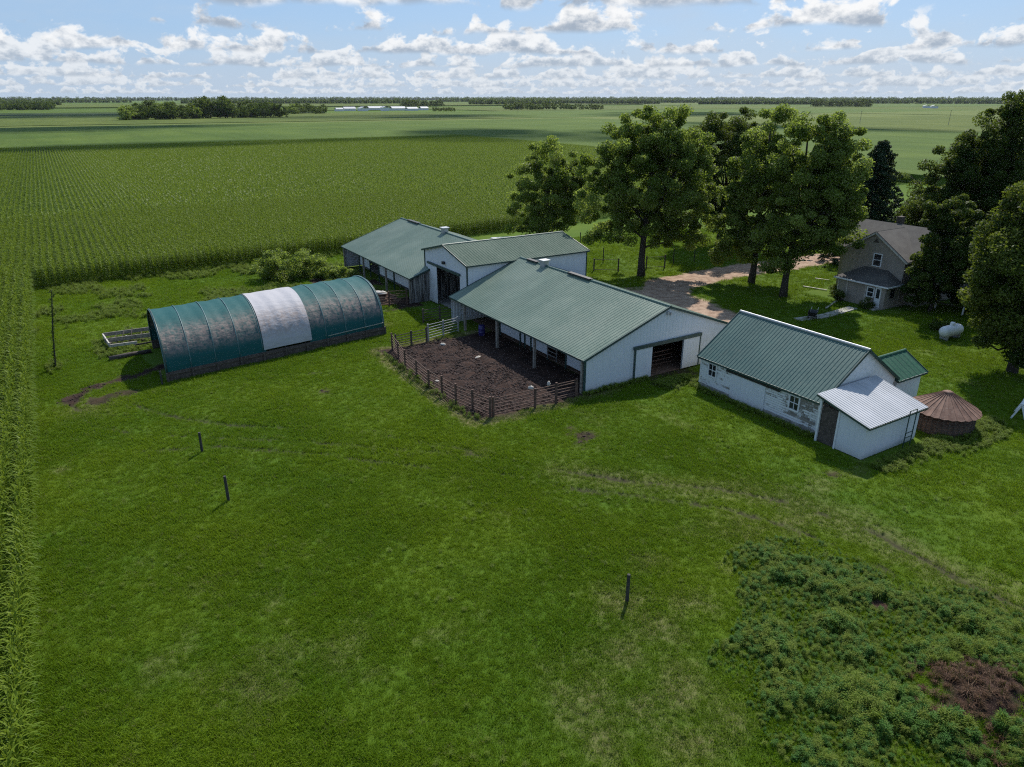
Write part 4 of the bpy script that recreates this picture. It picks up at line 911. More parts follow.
# ---- hoop barn ------------------------------------------------------------
hb = tag(empty('hoop_barn', (HO[0], HO[1], 0), HA), 'rounded hoop barn under green tarps with one white panel on low plank walls', 'barn')
SK = math.tan(math.radians(8))      # the hoops stand slightly askew to the long side
def arch(t, g=0.0):     # t 0..1 from the near foot over the crown to the far foot
    a = math.pi * t; c, s = math.cos(a), math.sin(a)
    y = HW / 2 - (HW / 2 + g) * math.copysign(abs(c) ** .86, c); z = .68 + (3.42 + g) * (s ** .82)
    return y, z
def skin(u0, u1, g, mname, name, t0=0.0, t1=1.0, sag=.045):
    nu = max(3, int((u1 - u0) / .16)); nt = 44; V = []; F = []
    for i_ in range(nu + 1):
        u = u0 + (u1 - u0) * i_ / nu; ph = (u % 1.775) / 1.775; s = sag * math.sin(math.pi * ph)
        for j in range(nt + 1):
            t = t0 + (t1 - t0) * j / nt
            y, z = arch(t, g - s * math.sin(math.pi * t) ** .5 + (.012 * math.sin(u * 7 + t * 9) + .012 * math.sin(u * 2.7 - t * 21)))
            V.append((u + y * SK, y, z))
    for i_ in range(nu):
        for j in range(nt): q = i_ * (nt + 1) + j; F.append((q, q + nt + 1, q + nt + 2, q + 1))
    return mesh_obj(name, V, F, M[mname], hb, smooth=True)
skin(0, 7.35, 0, 'fabric_green', 'tarp_panel'); skin(11.0, HL, 0, 'fabric_green', 'tarp_panel')
skin(7.2, 11.15, .05, 'fabric_white', 'tarp_panel', .01, .93)['label'] = 'white tarp panel across the middle'
for k in range(11):
    u = k * 1.775; 
    if 7.2 < u < 11.1: continue
    MB().tube([(u + arch(j / 30, .012)[0] * SK,) + arch(j / 30, .012) for j in range(31)], .035, 6).build('hoop_seam', M['fabric_rib'], hb, True)
for yy in (0.0, HW):
    b = MB(); b.box(yy * SK, HL + yy * SK, yy - .06, yy + .06, -.1, .72); b.build('plank_wall', M['wood_dark'], hb)
    MB().beam((-.05, yy - .1 * (1 if yy == 0 else -1), .56), (HL + .05, yy - .1 * (1 if yy == 0 else -1), .56), .05, .12).build('base_rail', M['wood_dark'], hb)
b = MB()
for k in range(11): b.box(k * 1.775 - .07, k * 1.775 + .07, -.2, -.07, -.1, .72)
b.build('wall_post', M['wood_dark'], hb)
MB().tube([(HL - .12 + arch(j / 30, .03)[0] * SK,) + arch(j / 30, .03) for j in range(31)], .05, 6).build('end_hoop', M['fabric_rib'], hb, True)
MB().tube([(.06 + arch(j / 30, .03)[0] * SK,) + arch(j / 30, .03) for j in range(31)], .06, 6).build('end_hoop', M['trim_dark'], hb, True)
# dark plank end wall set inside the far end
V = [(HL - .5 + arch(j / 24, -.08)[0] * SK, arch(j / 24, -.08)[0], arch(j / 24, -.08)[1]) for j in range(25)]; b = MB(); b.add(V + [(HL - .5 + HW * SK, HW - .1, 0), (HL - .5, .1, 0)], [tuple(range(27))]); b.build('end_wall', M['wood_dark'], hb)
MB().tube([(-.45, -.3, -.1), (-.45, -.3, 1.05)], .07, 7).build('corner_post', M['post_dark'], hb)
b = MB(); b.beam((12.5, -.16, .98), (17.6, -.16, 1.12), .05); b.build('loose_rail', M['steel'], hb)
# ---- old white workshop ---------------------------------------------------
sx0, sx1, sy0, sy1, se, sr = 36.35, 43.75, 23.75, 33.45, 2.35, 4.85
ws_ = tag(empty('old_workshop', (39.4, 28.5, 0)), 'old white clapboard shed with peeling paint and dark green ribbed roof', 'shed')
ax, bx2, ay, byy = sx0 - 39.4, sx1 - 39.4, sy0 - 28.5, sy1 - 28.5
dy0, dy1 = 27.75 - 28.5, 30.6 - 28.5
b = MB(); b.box(ax, ax + .12, ay, byy, .28, se); b.build('front_wall', M['peel'], ws_)
b = MB(); b.box(bx2 - .12, bx2, ay, byy, .28, se); b.build('back_wall', M['peel'], ws_)
for yy in (ay, byy - .12):
    MB().add([(x_, y_, z_) for y_ in (yy, yy + .12) for x_, z_ in ((ax + .125, .28), (bx2 - .125, .28), (bx2 - .125, se), ((ax + bx2) / 2, sr - .07), (ax + .125, se))], [(0, 1, 2, 3, 4), (9, 8, 7, 6, 5), (0, 5, 6, 1), (1, 6, 7, 2), (2, 7, 8, 3), (3, 8, 9, 4), (4, 9, 5, 0)]).build('gable_wall', M['white_paint'], ws_)
MB().box(ax + .02, bx2 - .02, ay + .02, byy - .02, -.1, .278).build('foundation', M['concrete'], ws_)
roof_pair(ws_, ax, bx2, ay, byy, se, sr, 'roof_dark_green', .22, .15, pitch=.26, cap='steel')
d = MB().ribbed((ax - .07, dy0, 0), (0, 1, 0), (0, 0, 1), dy1 - dy0, .12, se - .46, (-1, 0, 0), .34, .035); d.box(ax - .065, ax - .004, dy0, dy1, .12, se - .46); d.build('sliding_door', M['wall'], ws_)
MB().box(ax - .16, ax - .003, dy0 - 1.1, dy1 + .4, se - .47, se - .33).build('door_track', M['black'], ws_)
for yc in (32.3, 25.55):
    y_ = yc - 28.5; w = MB()
    for s in (-1, 1): w.box(ax - .06, ax - .003, y_ + s * .36 - .05, y_ + s * .36 + .05, 1.0, 2.0)
    w.box(ax - .06, ax - .003, y_ - .31, y_ + .31, .98, 1.08); w.box(ax - .06, ax - .003, y_ - .31, y_ + .31, 1.92, 2.0); w.box(ax - .045, ax - .012, y_ - .02, y_ + .02, 1.08, 1.92); w.box(ax - .046, ax - .013, y_ - .31, y_ + .31, 1.48, 1.53)
    wf = w.build('window', M['white_paint'], ws_); MB().box(ax - .02, ax - .004, y_ - .30, y_ + .30, 1.09, 1.91).build('pane', M['glass'], wf)
b = MB(); b.box(ax - .03, ax - .003, ay + .01, ay + .13, .28, se - .05); b.box(ax - .03, ax - .003, byy - .13, byy - .01, .28, se - .05); b.build('corner_board', M['white_paint'], ws_)
# ---- lean-to --------------------------------------------------------------
lx0, lx1, ly0, ly1 = 35.75, 40.95, 20.35, 23.6
lt = tag(empty('lean_to', (38.4, 21.6, 0)), 'small lean-to with white ribbed roof and dark doorway against the old workshop', 'shed')
ax, bx2, ay, byy = lx0 - 38.4, lx1 - 38.4, ly0 - 21.6, ly1 - 21.6; zl, zh = 2.2, 3.0
sl = (zh - zl) / (byy - ay)
MB().ribbed((ax, ay, 0), (1, 0, 0), (0, 0, 1), bx2 - ax, .05, zl - .05, (0, -1, 0), .4, .012).build('front_wall', W_, lt)
MB().ribbed((bx2, ay, 0), (0, 1, 0), (0, 0, 1), byy - ay, .05, lambda t: zl + sl * t - .05, (1, 0, 0), .4, .012).build('end_wall', W_, lt)
MB().ribbed((ax, ay, 0), (0, 1, 0), (0, 0, 1), 1.75, .05, lambda t: zl + sl * t - .05, (-1, 0, 0), .35, .015).build('end_wall', W_, lt)
b = MB(); b.ribbed((ax - .2, ay - .28, zl - sl * .28), (1, 0, 0), (0, byy - ay + .25, (byy - ay + .25) * sl), bx2 - ax + .45, 0, (byy - ay + .25) * math.sqrt(1 + sl * sl), (0, -sl, 1), .22, .022)
b.add([(ax - .2, ay - .28, zl - sl * .28 - .05), (bx2 + .25, ay - .28, zl - sl * .28 - .05), (bx2 + .25, byy - .03, zh - .06), (ax - .2, byy - .03, zh - .06)], [(0, 1, 2, 3)]); b.build('roof', M['roof_white'], lt)
b = MB(); b.beam((ax - .21, ay - .28, zl - sl * .28 - .06), (ax - .21, byy - .05, zh - .09), .05, .12); b.beam((ax - .2, ay - .29, zl - sl * .28 - .07), (bx2 + .25, ay - .29, zl - sl * .28 - .07), .04, .1); b.build('roof_trim', M['trim_dark'], lt)
b = MB(); b.box(ax - .05, ax + .07, byy - .32, byy - .2, 0, zh - .15); b.box(ax - .05, ax + .05, 1.7 + ay, 1.8 + ay, 0, zl + .4); b.build('door_frame', M['white_paint'], lt)
MB().box(ax + .06, ax + .1, ay + 1.8, byy - .34, .02, 2.3).build('doorway_dark_sheet', M['wood_dark'], lt)  # dark sheet across the open doorway, standing in for the shade inside
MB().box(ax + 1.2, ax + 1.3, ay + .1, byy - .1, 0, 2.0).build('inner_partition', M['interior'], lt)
st = MB()
for xx in (1.05, 1.75): st.beam((bx2 - xx, ay - .35, 0), (bx2 - xx, ay - .35, 2.35), .045)
st.beam((bx2 - 1.75, ay - .35, 2.35), (bx2 - 1.05, ay - .35, 2.35), .045); 
for k in range(3): st.beam((bx2 - 1.75, ay - .35, .35 + k * .3), (bx2 - 1.05, ay - .35, .35 + k * .3), .035)
tag(st.build('gate_frame', M['trim_dark']), 'narrow dark metal gate frame leaning by the lean-to front wall', 'gate frame').location = (38.4, 21.6, 0)
# ---- green roofed shed ----------------------------------------------------
gs = tag(empty('garden_shed', (46.0, 25.45, 0)), 'small white shed with plain deep green roof behind the old workshop', 'shed')
b = MB(); b.box(-1.55, 1.25, -1.5, 1.6, -.05, 2.0); b.build('wall', M['white_paint'], gs)
for x_ in (-1.552, 1.252): MB().add([(x_, -1.45, 2.0), (x_, 1.55, 2.0), (x_, .05, 2.88)], [(0, 1, 2)]).build('gable_wall', M['white_paint'], gs)
roof_pair(gs, -1.5, 1.6, -1.55, 1.25, 2.05, 2.95, 'roof_shed', .25, .25, along='x', pitch=.5, cap='roof_shed')
# ---- corn crib ------------------------------------------------------------
cc = tag(empty('corn_crib', (44.0, 20.5, 0)), 'round corn crib with rusty conical roof and dark mesh sides', 'corn crib')
n = 26; b = MB(); R0, zE, zA = 2.0, 1.25, 2.3
V = []; F = []
for k in range(n * 2):
    a = 2 * math.pi * k / (n * 2); hh = .05 if k % 2 else 0.0
    V += [(R0 * math.cos(a), R0 * math.sin(a), zE + hh), (.28 * math.cos(a), .28 * math.sin(a), zA + hh * .3)]
m2 = n * 2
for k in range(m2): F.append((2 * k, 2 * ((k + 1) % m2), 2 * ((k + 1) % m2) + 1, 2 * k + 1))
b.add(V, F); b.build('roof', M['rust'], cc)
b = MB()
for k in range(n):
    a = 2 * math.pi * (k + .5) / n; b.beam((R0 * math.cos(a), R0 * math.sin(a), zE + .05), (.28 * math.cos(a), .28 * math.sin(a), zA + .03), .02)
b.build('roof_seam', M['rust'], cc)
v_, f_ = lathe([(.30, zA - .05), (.30, zA + .06), (.16, zA + .12), (.02, zA + .14)], 16); MB().add(v_, f_).build('roof_cap', M['rust'], cc, True)
b = MB()
for k in range(36):
    a = 2 * math.pi * k / 36; b.beam((1.76 * math.cos(a), 1.76 * math.sin(a), 0), (1.76 * math.cos(a), 1.76 * math.sin(a), zE), .03)
for z_ in np.arange(.1, zE, .18): b.tube([(1.76 * math.cos(q * math.pi / 18), 1.76 * math.sin(q * math.pi / 18), z_) for q in range(37)], .014, 4, False)
b.build('mesh_side', M['wood_dark'], cc)
v_, f_ = lathe([(1.7, .0), (1.7, .7), (1.2, 1.0), (.02, 1.15)], 24); MB().add(v_, f_).build('old_cobs', M['hay'], cc)
# ---- farmhouse ------------------------------------------------------------
hx, hy = 68.0, 41.5
hs = tag(empty('farmhouse', (hx, hy, 0)), 'two storey beige farmhouse with grey shingle roofs half hidden by dark trees', 'house')
S_ = M['siding']
# main wing with the gable facing the yard
gy0, gy1, ge, gr_ = 38.2 - hy, 44.8 - hy, 4.6, 6.75
b = MB(); b.add([(0, gy0, 0), (0, gy1, 0), (0, gy1, ge), (0, (gy0 + gy1) / 2, gr_ - .1), (0, gy0, ge), (5.5, gy0, 0), (5.5, gy1, 0), (5.5, gy1, ge), (5.5, (gy0 + gy1) / 2, gr_ - .1), (5.5, gy0, ge)],
      [(0, 1, 2, 3, 4)[::-1], (0, 4, 9, 5), (1, 6, 7, 2), (5, 9, 8, 7, 6)]); b.build('wall', S_, hs)
def plain_roof(root, a, b_, c, d, m, th=.12, name='roof'): MB().slab([a, b_, c, d], th).build(name, M[m], root)
gm = (gy0 + gy1) / 2; sl = (gr_ - ge) / (gm - gy0); o_ = .35
plain_roof(hs, (-.35, gy0 - o_, ge - sl * o_), (5.2, gy0 - o_, ge - sl * o_), (5.2, gm, gr_), (-.35, gm, gr_), 'shingle')
plain_roof(hs, (5.2, gy1 + o_, ge - sl * o_), (-.35, gy1 + o_, ge - sl * o_), (-.35, gm, gr_), (5.2, gm, gr_), 'shingle')
b = MB(); 
for ys in (gy0 - o_, gy1 + o_): b.beam((-.37, ys, ge - sl * o_ - .04), (-.37, gm, gr_ - .04), .05, .16)
b.beam((-.35, gy0 - o_ - .02, ge - sl * o_ - .02), (5.2, gy0 - o_ - .02, ge - sl * o_ - .02), .05, .14); b.build('fascia', M['wood_pale'], hs)
# cross wing
cy0, cy1, cx0, cx1, ce, cr = 37.2 - hy, 46.2 - hy, 1.6, 8.2, 4.7, 6.95
MB().box(cx0, cx1, cy0, cy1, 0, ce).build('wall', S_, hs)
cm = (cx0 + cx1) / 2; sl2 = (cr - ce) / (cm - cx0)
for yy in (cy0, cy1 ): MB().add([(cx0, yy, ce), (cx1, yy, ce), (cm, yy, cr - .08)], [(0, 1, 2)]).build('gable_wall', S_, hs)
plain_roof(hs, (cx0 - .35, cy1 + .3, ce - sl2 * .35), (cx0 - .35, cy0 - .3, ce - sl2 * .35), (cm, cy0 - .3, cr), (cm, cy1 + .3, cr), 'shingle')
plain_roof(hs, (cx1 + .35, cy0 - .3, ce - sl2 * .35), (cx1 + .35, cy1 + .3, ce - sl2 * .35), (cm, cy1 + .3, cr), (cm, cy0 - .3, cr), 'shingle')
MB().box(cm + .3, cm + .85, .9, 1.45, cr - .6, cr + .75).build('chimney', M['wood_dark'], hs)
def win(root, x, y, z0, z1, w, fm='white_paint', nx_=-1):
    m_ = MB()
    for s in (-1, 1): m_.box(x - .06, x - .003, y + s * w / 2 - .05, y + s * w / 2 + .05, z0, z1)
    m_.box(x - .06, x - .003, y - w / 2 + .05, y + w / 2 - .05, z0, z0 + .09); m_.box(x - .06, x - .003, y - w / 2 + .05, y + w / 2 - .05, z1 - .09, z1); m_.box(x - .045, x - .012, y - w / 2 + .05, y + w / 2 - .05, (z0 + z1) / 2 - .03, (z0 + z1) / 2 + .03)
    f = m_.build('window', M[fm], root); MB().box(x - .02, x - .004, y - w / 2 + .06, y + w / 2 - .06, z0 + .1, z1 - .1).build('pane', M['glass'], f)
win(hs, 0, 41.05 - hy, 3.45, 4.75, .85)
MB().add([(-.012, gm - .32, 5.75), (-.012, gm + .32, 5.75), (-.012, gm, 6.2)], [(0, 1, 2)]).build('gable_vent', M['wood_dark'], hs)
# enclosed porch
pxl, py0, py1, pe = -2.3, 38.25 - hy, 43.4 - hy, 2.3
MB().box(pxl, -.002, py0, py1, 0, pe - .02).build('porch', S_, hs)
prm = [(pxl - .35, py0 - .35, pe), (pxl - .35, py1 + .3, pe), (-.02, py1 + .3, pe), (-.02, py0 - .35, pe)]
ra, rb = (-.05, py0 + 1.5, pe + 1.0), (-.05, py1 - 1.2, pe + 1.0)
b = MB(); b.add([prm[0], prm[1], rb, ra, prm[2], prm[3]], [(0, 3, 2, 1), (1, 2, 4), (0, 5, 3)]); b.build('porch_roof', M['shingle'], hs)
b = MB(); b.beam((pxl - .36, py0 - .36, pe - .06), (pxl - .36, py1 + .3, pe - .06), .05, .14); b.beam((pxl - .36, py0 - .37, pe - .06), (0, py0 - .37, pe - .06), .05, .14); b.build('porch_gutter', M['white_paint'], hs)
win(hs, pxl, 39.75 - hy, .95, 1.95, .7)
dr = MB().box(pxl - .05, pxl - .004, 38.65 - hy, 39.25 - hy, .12, 2.08).build('door', M['white_paint'], hs); MB().box(pxl - .06, pxl - .052, 38.78 - hy, 39.12 - hy, 1.0, 1.9).build('pane', M['glass'], dr)
b = MB()
for y_ in (43.3, 42.3, 40.3): b.box(pxl - .04, pxl - .004, y_ - hy - .05, y_ - hy + .05, .1, 2.2)
b.build('porch_trim', M['wood_pale'], hs)
m_ = MB(); m_.box(-1.5, -.8, py0 - .02, py0 - .004, 1.0, 1.9); m_.build('porch_window', M['glass'], hs)
MB().box(pxl - 1.1, pxl - .02, 38.4 - hy, 39.5 - hy, -.05, .16).build('door_step', M['concrete'], hs)
# pale awning roof glimpsed among the trees right of the house
aw = tag(empty('side_porch', (71.8, 34.4, 0)), 'pale edged side porch roof showing among the trees right of the farmhouse', 'porch')
MB().slab([(-1.8, -1.5, 2.5), (1.6, -1.5, 2.5), (1.6, 1.5, 2.7), (-1.8, 1.5, 2.7)], .1).build('roof', M['wood_pale'], aw)
for x_, y_ in ((-1.6, -1.3), (1.4, -1.3), (1.4, 1.3), (-1.6, 1.3)): MB().box(x_ - .06, x_ + .06, y_ - .06, y_ + .06, 0, 2.5).build('post', M['white_paint'], aw)
# ================================================================ LOOSE THINGS
# propane tank
pt = tag(empty('propane_tank', (62.2, 29.9), math.radians(-4)), 'white rounded propane tank on short legs on the lawn by the garden tree', 'tank')
pr = [(.02, -1.25), (.25, -1.2), (.42, -1.05), (.48, -.85), (.48, .85), (.42, 1.05), (.25, 1.2), (.02, 1.25)]
v_, f_ = lathe(pr, 22); MB().add([(z, x, y + .75) for x, y, z in v_], f_).build('tank_body', M['white_paint'], pt, True)
v_, f_ = lathe([(.2, 0), (.2, .2), (.15, .28), (.02, .3)], 14); MB().add([(x, y, z + 1.2) for x, y, z in v_], f_).build('valve_dome', M['white_paint'], pt, True)
for s in (-.8, .8): MB().box(s - .06, s + .06, -.35, .35, 0, .42).build('leg', M['steel'], pt)
# lone fence posts
PG = 'lone posts left standing on the lawn'
def post(x, y, h, r, label, lean=(0, 0)):
    b = MB(); b.tube([(0, 0, -.2), (lean[0] * .5, lean[1] * .5, h * .5), (lean[0], lean[1], h)], [r * 1.05, r, r * .92], 9)
    o = b.build('fence_post', M['post_dark']); o.location = (x, y, ground_z(np.array([x]), np.array([y]))[0]); tag(o, label, 'post', PG)
post(*P(202, 451), 1.22, .075, 'dark wooden post standing on the lawn in front of the hoop barn', (.02, 0))
post(*P(228.5, 500), 1.4, .075, 'taller dark post on the lawn, nearer than the one before the hoop barn', (0, .03))
post(*P(627, 600), 1.33, .075, 'nearest dark post, alone in a worn patch of lawn', (.02, .02))
# tall vine-grown pole
VL = (1.0, -.85)
vp = tag(empty('vine_pole', (*P(55, 368), 0)), 'thin tall leaning pole overgrown with vine at the lawn edge by the corn', 'pole')
MB().tube([(0, 0, -.3), (VL[0] * .45, VL[1] * .45, 3), (VL[0], VL[1], 6.1)], [.06, .05, .035], 7).build('pole', M['post_dark'], vp)
C = [(VL[0] * z / 6.1 + rng.normal(0, .05), VL[1] * z / 6.1 + rng.normal(0, .06), z) for z in np.arange(.1, 6.0, .14)]
V, F, T = leaf_cloud(C, rng.uniform(.08, .2, len(C)), 16, .06, rng.uniform(0, .5, len(C)), seed=77); mesh_obj('vine', V, F, M['leaf_b'], vp, fattr=T)
# pen fence: each run is one thing with posts and rails
def rail_fence(name, pts, nr, h, label, m='rail', step=2.4, group=None, wob=.05):
    root = empty(name, (pts[0][0], pts[0][1], 0)); tag(root, label, 'fence', group); ox, oy = pts[0]
    seg = []
    for (x0, y0), (x1, y1) in zip(pts[:-1], pts[1:]):
        L = math.hypot(x1 - x0, y1 - y0); k = max(1, round(L / step))
        for q in range(k): seg.append((x0 + (x1 - x0) * q / k, y0 + (y1 - y0) * q / k))
    seg.append(pts[-1])
    for (x, y) in seg: MB().box(x - ox - .06, x - ox + .06, y - oy - .06, y - oy + .06, -.3, h + R.uniform(.0, .12)).build('post', M[m], root)
    for r in range(nr):
        b = MB(); z = .22 + (h - .3) * r / (nr - 1)
        for (p, q) in zip(seg[:-1], seg[1:]): b.beam((p[0] - ox, p[1] - oy, z + R.uniform(-wob, wob)), (q[0] - ox, q[1] - oy, z + R.uniform(-wob, wob)), .035, .05)
        b.build('rail', M[m], root)
    return root
rail_fence('pen_fence', [(20.9, 52.1), (20.0, 47.5), (19.8, 43), (20.1, 39.5), (20.9, 36.35)], 6, 1.42, 'long brown rail fence along the lawn side of the muddy pen', step=2.0)
rail_fence('pen_fence', [(21.1, 36.3), (24.2, 36.15), (27.6, 36.2)], 6, 1.4, 'short brown rail fence closing the near end of the muddy pen', step=2.1)
rail_fence('pen_gate', [(21.3, 52.3), (24.2, 52.6)], 5, 1.15, 'low open rail gate at the far end of the muddy pen near the hoop barn', 'wood_dark', step=1.5, wob=.02)
rail_fence('pen_gate', [(24.4, 52.7), (27.6, 53.4)], 6, 1.45, 'grey rail gate at the barn corner closing the far end of the pen', 'steel', step=1.6, wob=.01)
rail_fence('pen_gate', [(26.2, 57.5), (29.6, 57.6)], 5, 1.3, 'dark rail gate in the shade before the tall barn', 'wood_dark', step=1.7, wob=.02)
rail_fence('pen_gate', [(22.6, 68.6), (24.2, 65.0), (27.6, 64.2)], 6, 1.5, 'brown rail pen beside the open side of the farther barn', 'rail', step=1.7)
rail_fence('lawn_fence', [(52.4, 66.2), (54.6, 64.4)], 2, 1.5, 'short wooden rail frame on the bright lawn beside the broad tree trunk', 'wood_dark', step=2.6, wob=.01)
rail_fence('lawn_fence', [(58.4, 63.8), (60.6, 63.0)], 2, 1.5, 'second wooden rail frame on the bright lawn, right of the trunk', 'wood_dark', step=2.6, wob=.01)
LG = 'thin posts on the bright lawn behind the barns'
for (q, lab) in (((580, 247), 'thin post farthest left on the bright lawn, under the short tree'), ((600, 245), 'thin post on the bright lawn left of the broad tree'), ((603, 264), 'thin post on the lawn behind the front barn roof vent'), ((673, 265), 'thin post with crossbar right of the broad trunk'), ((694, 262), 'thin post on the lawn close to the gravel drive')):
    b = MB().tube([(0, 0, -.2), (0, 0, 2.0)], .06, 6); o = b.build('lawn_post', M['post_dark']); o.location = (*P(*q), 0); tag(o, lab, 'post', LG)
# hay heap and pale sacking in the rail pen
g = np.random.default_rng(5); nr_ = 16; V = []; F = []
for i_ in range(nr_ + 1):
    for j in range(24):
        a = 2 * math.pi * j / 24; r = 1.55 * i_ / nr_; z = 1.0 * (1 - (i_ / nr_) ** 1.6) + g.normal(0, .06); V.append((r * math.cos(a) * 1.3 + g.normal(0, .04), r * math.sin(a) + g.normal(0, .04), max(z, -.02)))
for i_ in range(nr_):
    for j in range(24): F.append((i_ * 24 + j, i_ * 24 + (j + 1) % 24, (i_ + 1) * 24 + (j + 1) % 24, (i_ + 1) * 24 + j))
hp = mesh_obj('hay_heap', V, F, M['hay']); hp.location = (25.9, 66.6, 0); tag(hp, 'heap of old brown hay inside the rail pen by the farther barn', 'hay heap')
def lumpy(name, loc, sx, sy, sz, m, label, cat, seed, group=None):
    g = np.random.default_rng(seed); v_, f_ = lathe([(.03, 1.0), (.45, .93), (.8, .65), (1, .25), (.98, .0), (.9, -.1)], 12)
    o = mesh_obj(name, [((x + g.normal(0, .07)) * sx, (y + g.normal(0, .07)) * sy, (z + g.normal(0, .07)) * sz) for x, y, z in v_], f_, M[m], smooth=True)
    o.location = loc; o.rotation_euler = (0, 0, g.uniform(0, 3)); tag(o, label, cat, group); return o
lumpy('sacking', (25.8, 66.4, .92), .75, .5, .22, 'tarp', 'pale crumpled sacking lying on the old hay heap', 'sacking', 3)
lumpy('feed_sack', (24.35, 36.9, 1.12), .2, .14, .2, 'tarp', 'white feed sack stuck against the top of the near pen fence', 'sack', 4)
lumpy('feed_sack', (25.75, 36.85, 1.12), .15, .12, .24, 'tarp', 'white upright feed sack on the near pen fence, closer to the barn', 'sack', 6)
lumpy('pale_rock', (*P(443, 345), .02), .26, .16, .16, 'wood_pale', 'white stone lying in the mud at the far end of the pen', 'stone', 8)
lumpy('pale_rock', (*P(478, 358), .03), .35, .15, .12, 'wood_pale', 'flat pale stone in the middle of the muddy pen', 'stone', 9)
lumpy('pale_rock', (*P(437, 382), .03), .2, .15, .12, 'wood_pale', 'small pale stone in the mud near the long pen fence', 'stone', 10)
# blue barrel under the eaves
v_, f_ = lathe([(.02, 0), (.27, 0), (.29, .05), (.29, .28), (.305, .3), (.29, .32), (.29, .58), (.305, .6), (.29, .62), (.28, .86), (.25, .9), (.02, .9)], 20)
o = mesh_obj('barrel', v_, f_, M['blue_plastic'], smooth=True); o.location = (29.0, 51.7, 0); tag(o, 'blue plastic barrel in the shade under the front barn eaves', 'barrel')
# round bale feeder rails behind the barrel
# old hay rack in the weeds
hr = tag(empty('feed_bunk', (3.2, 65.2, 0), math.radians(-2)), 'broken pale wooden feed bunk lying in weeds left of the hoop barn', 'feed bunk')
b = MB(); b.beam((-2.0, 1.5, .62), (3.4, 1.5, .62), .08, .3); b.beam((-2.0, -.1, .55), (3.2, -.1, .5), .08, .34); b.build('side_board', M['wood_grey'], hr)
b = MB(); b.beam((-2.05, 1.55, .55), (-1.7, -1.3, .5), .1, .34); b.build('end_board', M['wood_pale'], hr)
b = MB(); b.beam((-1.7, -1.3, .4), (.3, -1.2, .35), .08, .22); b.build('loose_board', M['wood_pale'], hr)
MB().box(-1.9, 3.2, .0, 1.4, .02, .16).build('floor', M['wood_dark'], hr)
b = MB()
for k in range(7): b.beam((-1.5 + k * .7, .1 + .3 * (k % 2), .3), (-1.1 + k * .65, 1.3, .5 + .25 * (k % 3)), .05)
b.build('slat', M['wood_dark'], hr)
MB().beam((-1.3, .5, .3), (-.3, .7, .42), .3, .12).build('broken_panel', M['white_paint'], hr)
# log beside it
b = MB().tube([(0, 0, .15), (1.5, .25, .17), (3.0, .35, .16)], [.2, .18, .16], 10); o = b.build('fallen_log', M['wood_dark'], smooth=True); o.location = (1.2, 61.3, 0); tag(o, 'dark fallen log in the grass before the broken feed bunk', 'log')
# garden cart at the path
gc = tag(empty('garden_cart', (*P(812, 319), 0), .5), 'small dark garden cart with pale handles at the end of the concrete path', 'cart')
MB().add([(-.45, -.3, .35), (.45, -.3, .35), (.45, .3, .35), (-.45, .3, .35), (-.6, -.4, .75), (.6, -.4, .75), (.6, .4, .75), (-.6, .4, .75)], [(3, 2, 1, 0), (0, 1, 5, 4), (1, 2, 6, 5), (2, 3, 7, 6), (3, 0, 4, 7)]).build('tray', M['black'], gc)
for s in (-.36, .36):
    b = MB().tube([(-.1, s - .03, .2), (-.1, s + .03, .2)], .2, 14); b.build('wheel', M['black'], gc)
    MB().beam((.5, s * .8, .6), (1.2, s * .8, .85), .04).build('handle', M['wood_pale'], gc)
MB().beam((.3, -.25, .0), (.3, -.25, .36), .04).build('leg', M['steel'], gc)
# concrete path and gravel threshold
b = MB()
pp = PATH
for (x0, y0), (x1, y1) in zip(pp[:-1], pp[1:]):
    L = math.hypot(x1 - x0, y1 - y0); k = max(1, round(L / 1.2))
    for q in range(k):
        s0 = (x0 + (x1 - x0) * (q + .02) / k, y0 + (y1 - y0) * (q + .02) / k, .02); s1 = (x0 + (x1 - x0) * (q + .98) / k, y0 + (y1 - y0) * (q + .98) / k, .02 + R.uniform(-.012, .012)); b.beam(s0, s1, .95, .12)
tag(b.build('path', M['concrete']), 'narrow concrete slab path leading to the farmhouse porch', 'path', kind='structure')
for (q0, q1, lab) in (((826, 309), (840, 299), 'pale plank lying on the lawn left of the porch'), ((803, 287), (827, 291), 'long pale plank in the lawn left of the farmhouse'), ((815, 279), (829, 281), 'farthest pale plank in the lawn left of the farmhouse')):
    a, c = P(*q0), P(*q1); o = MB().beam((0, 0, .1), (c[0] - a[0], c[1] - a[1], .1), .16, .06).build('plank', M['wood_pale']); o.location = (a[0], a[1], 0); tag(o, lab, 'plank', 'planks on the house lawn')
# white trestle at the right edge
tz = tag(empty('trestle', (*P(1018, 420), 0), .3), 'white painted trestle on the dark grass at the right picture edge', 'trestle')
for s in (0, 1.3): 
    MB().beam((s, -.4, 0), (s, 0, 1.05), .1).build('leg', M['white_paint'], tz); MB().beam((s, .4, 0), (s, 0, 1.05), .1).build('leg', M['white_paint'], tz)
MB().beam((-.15, 0, 1.08), (1.5, 0, 1.08), .14).build('top_beam', M['white_paint'], tz); MB().beam((0, .2, .5), (1.3, .2, .5), .08).build('crossbar', M['white_paint'], tz)
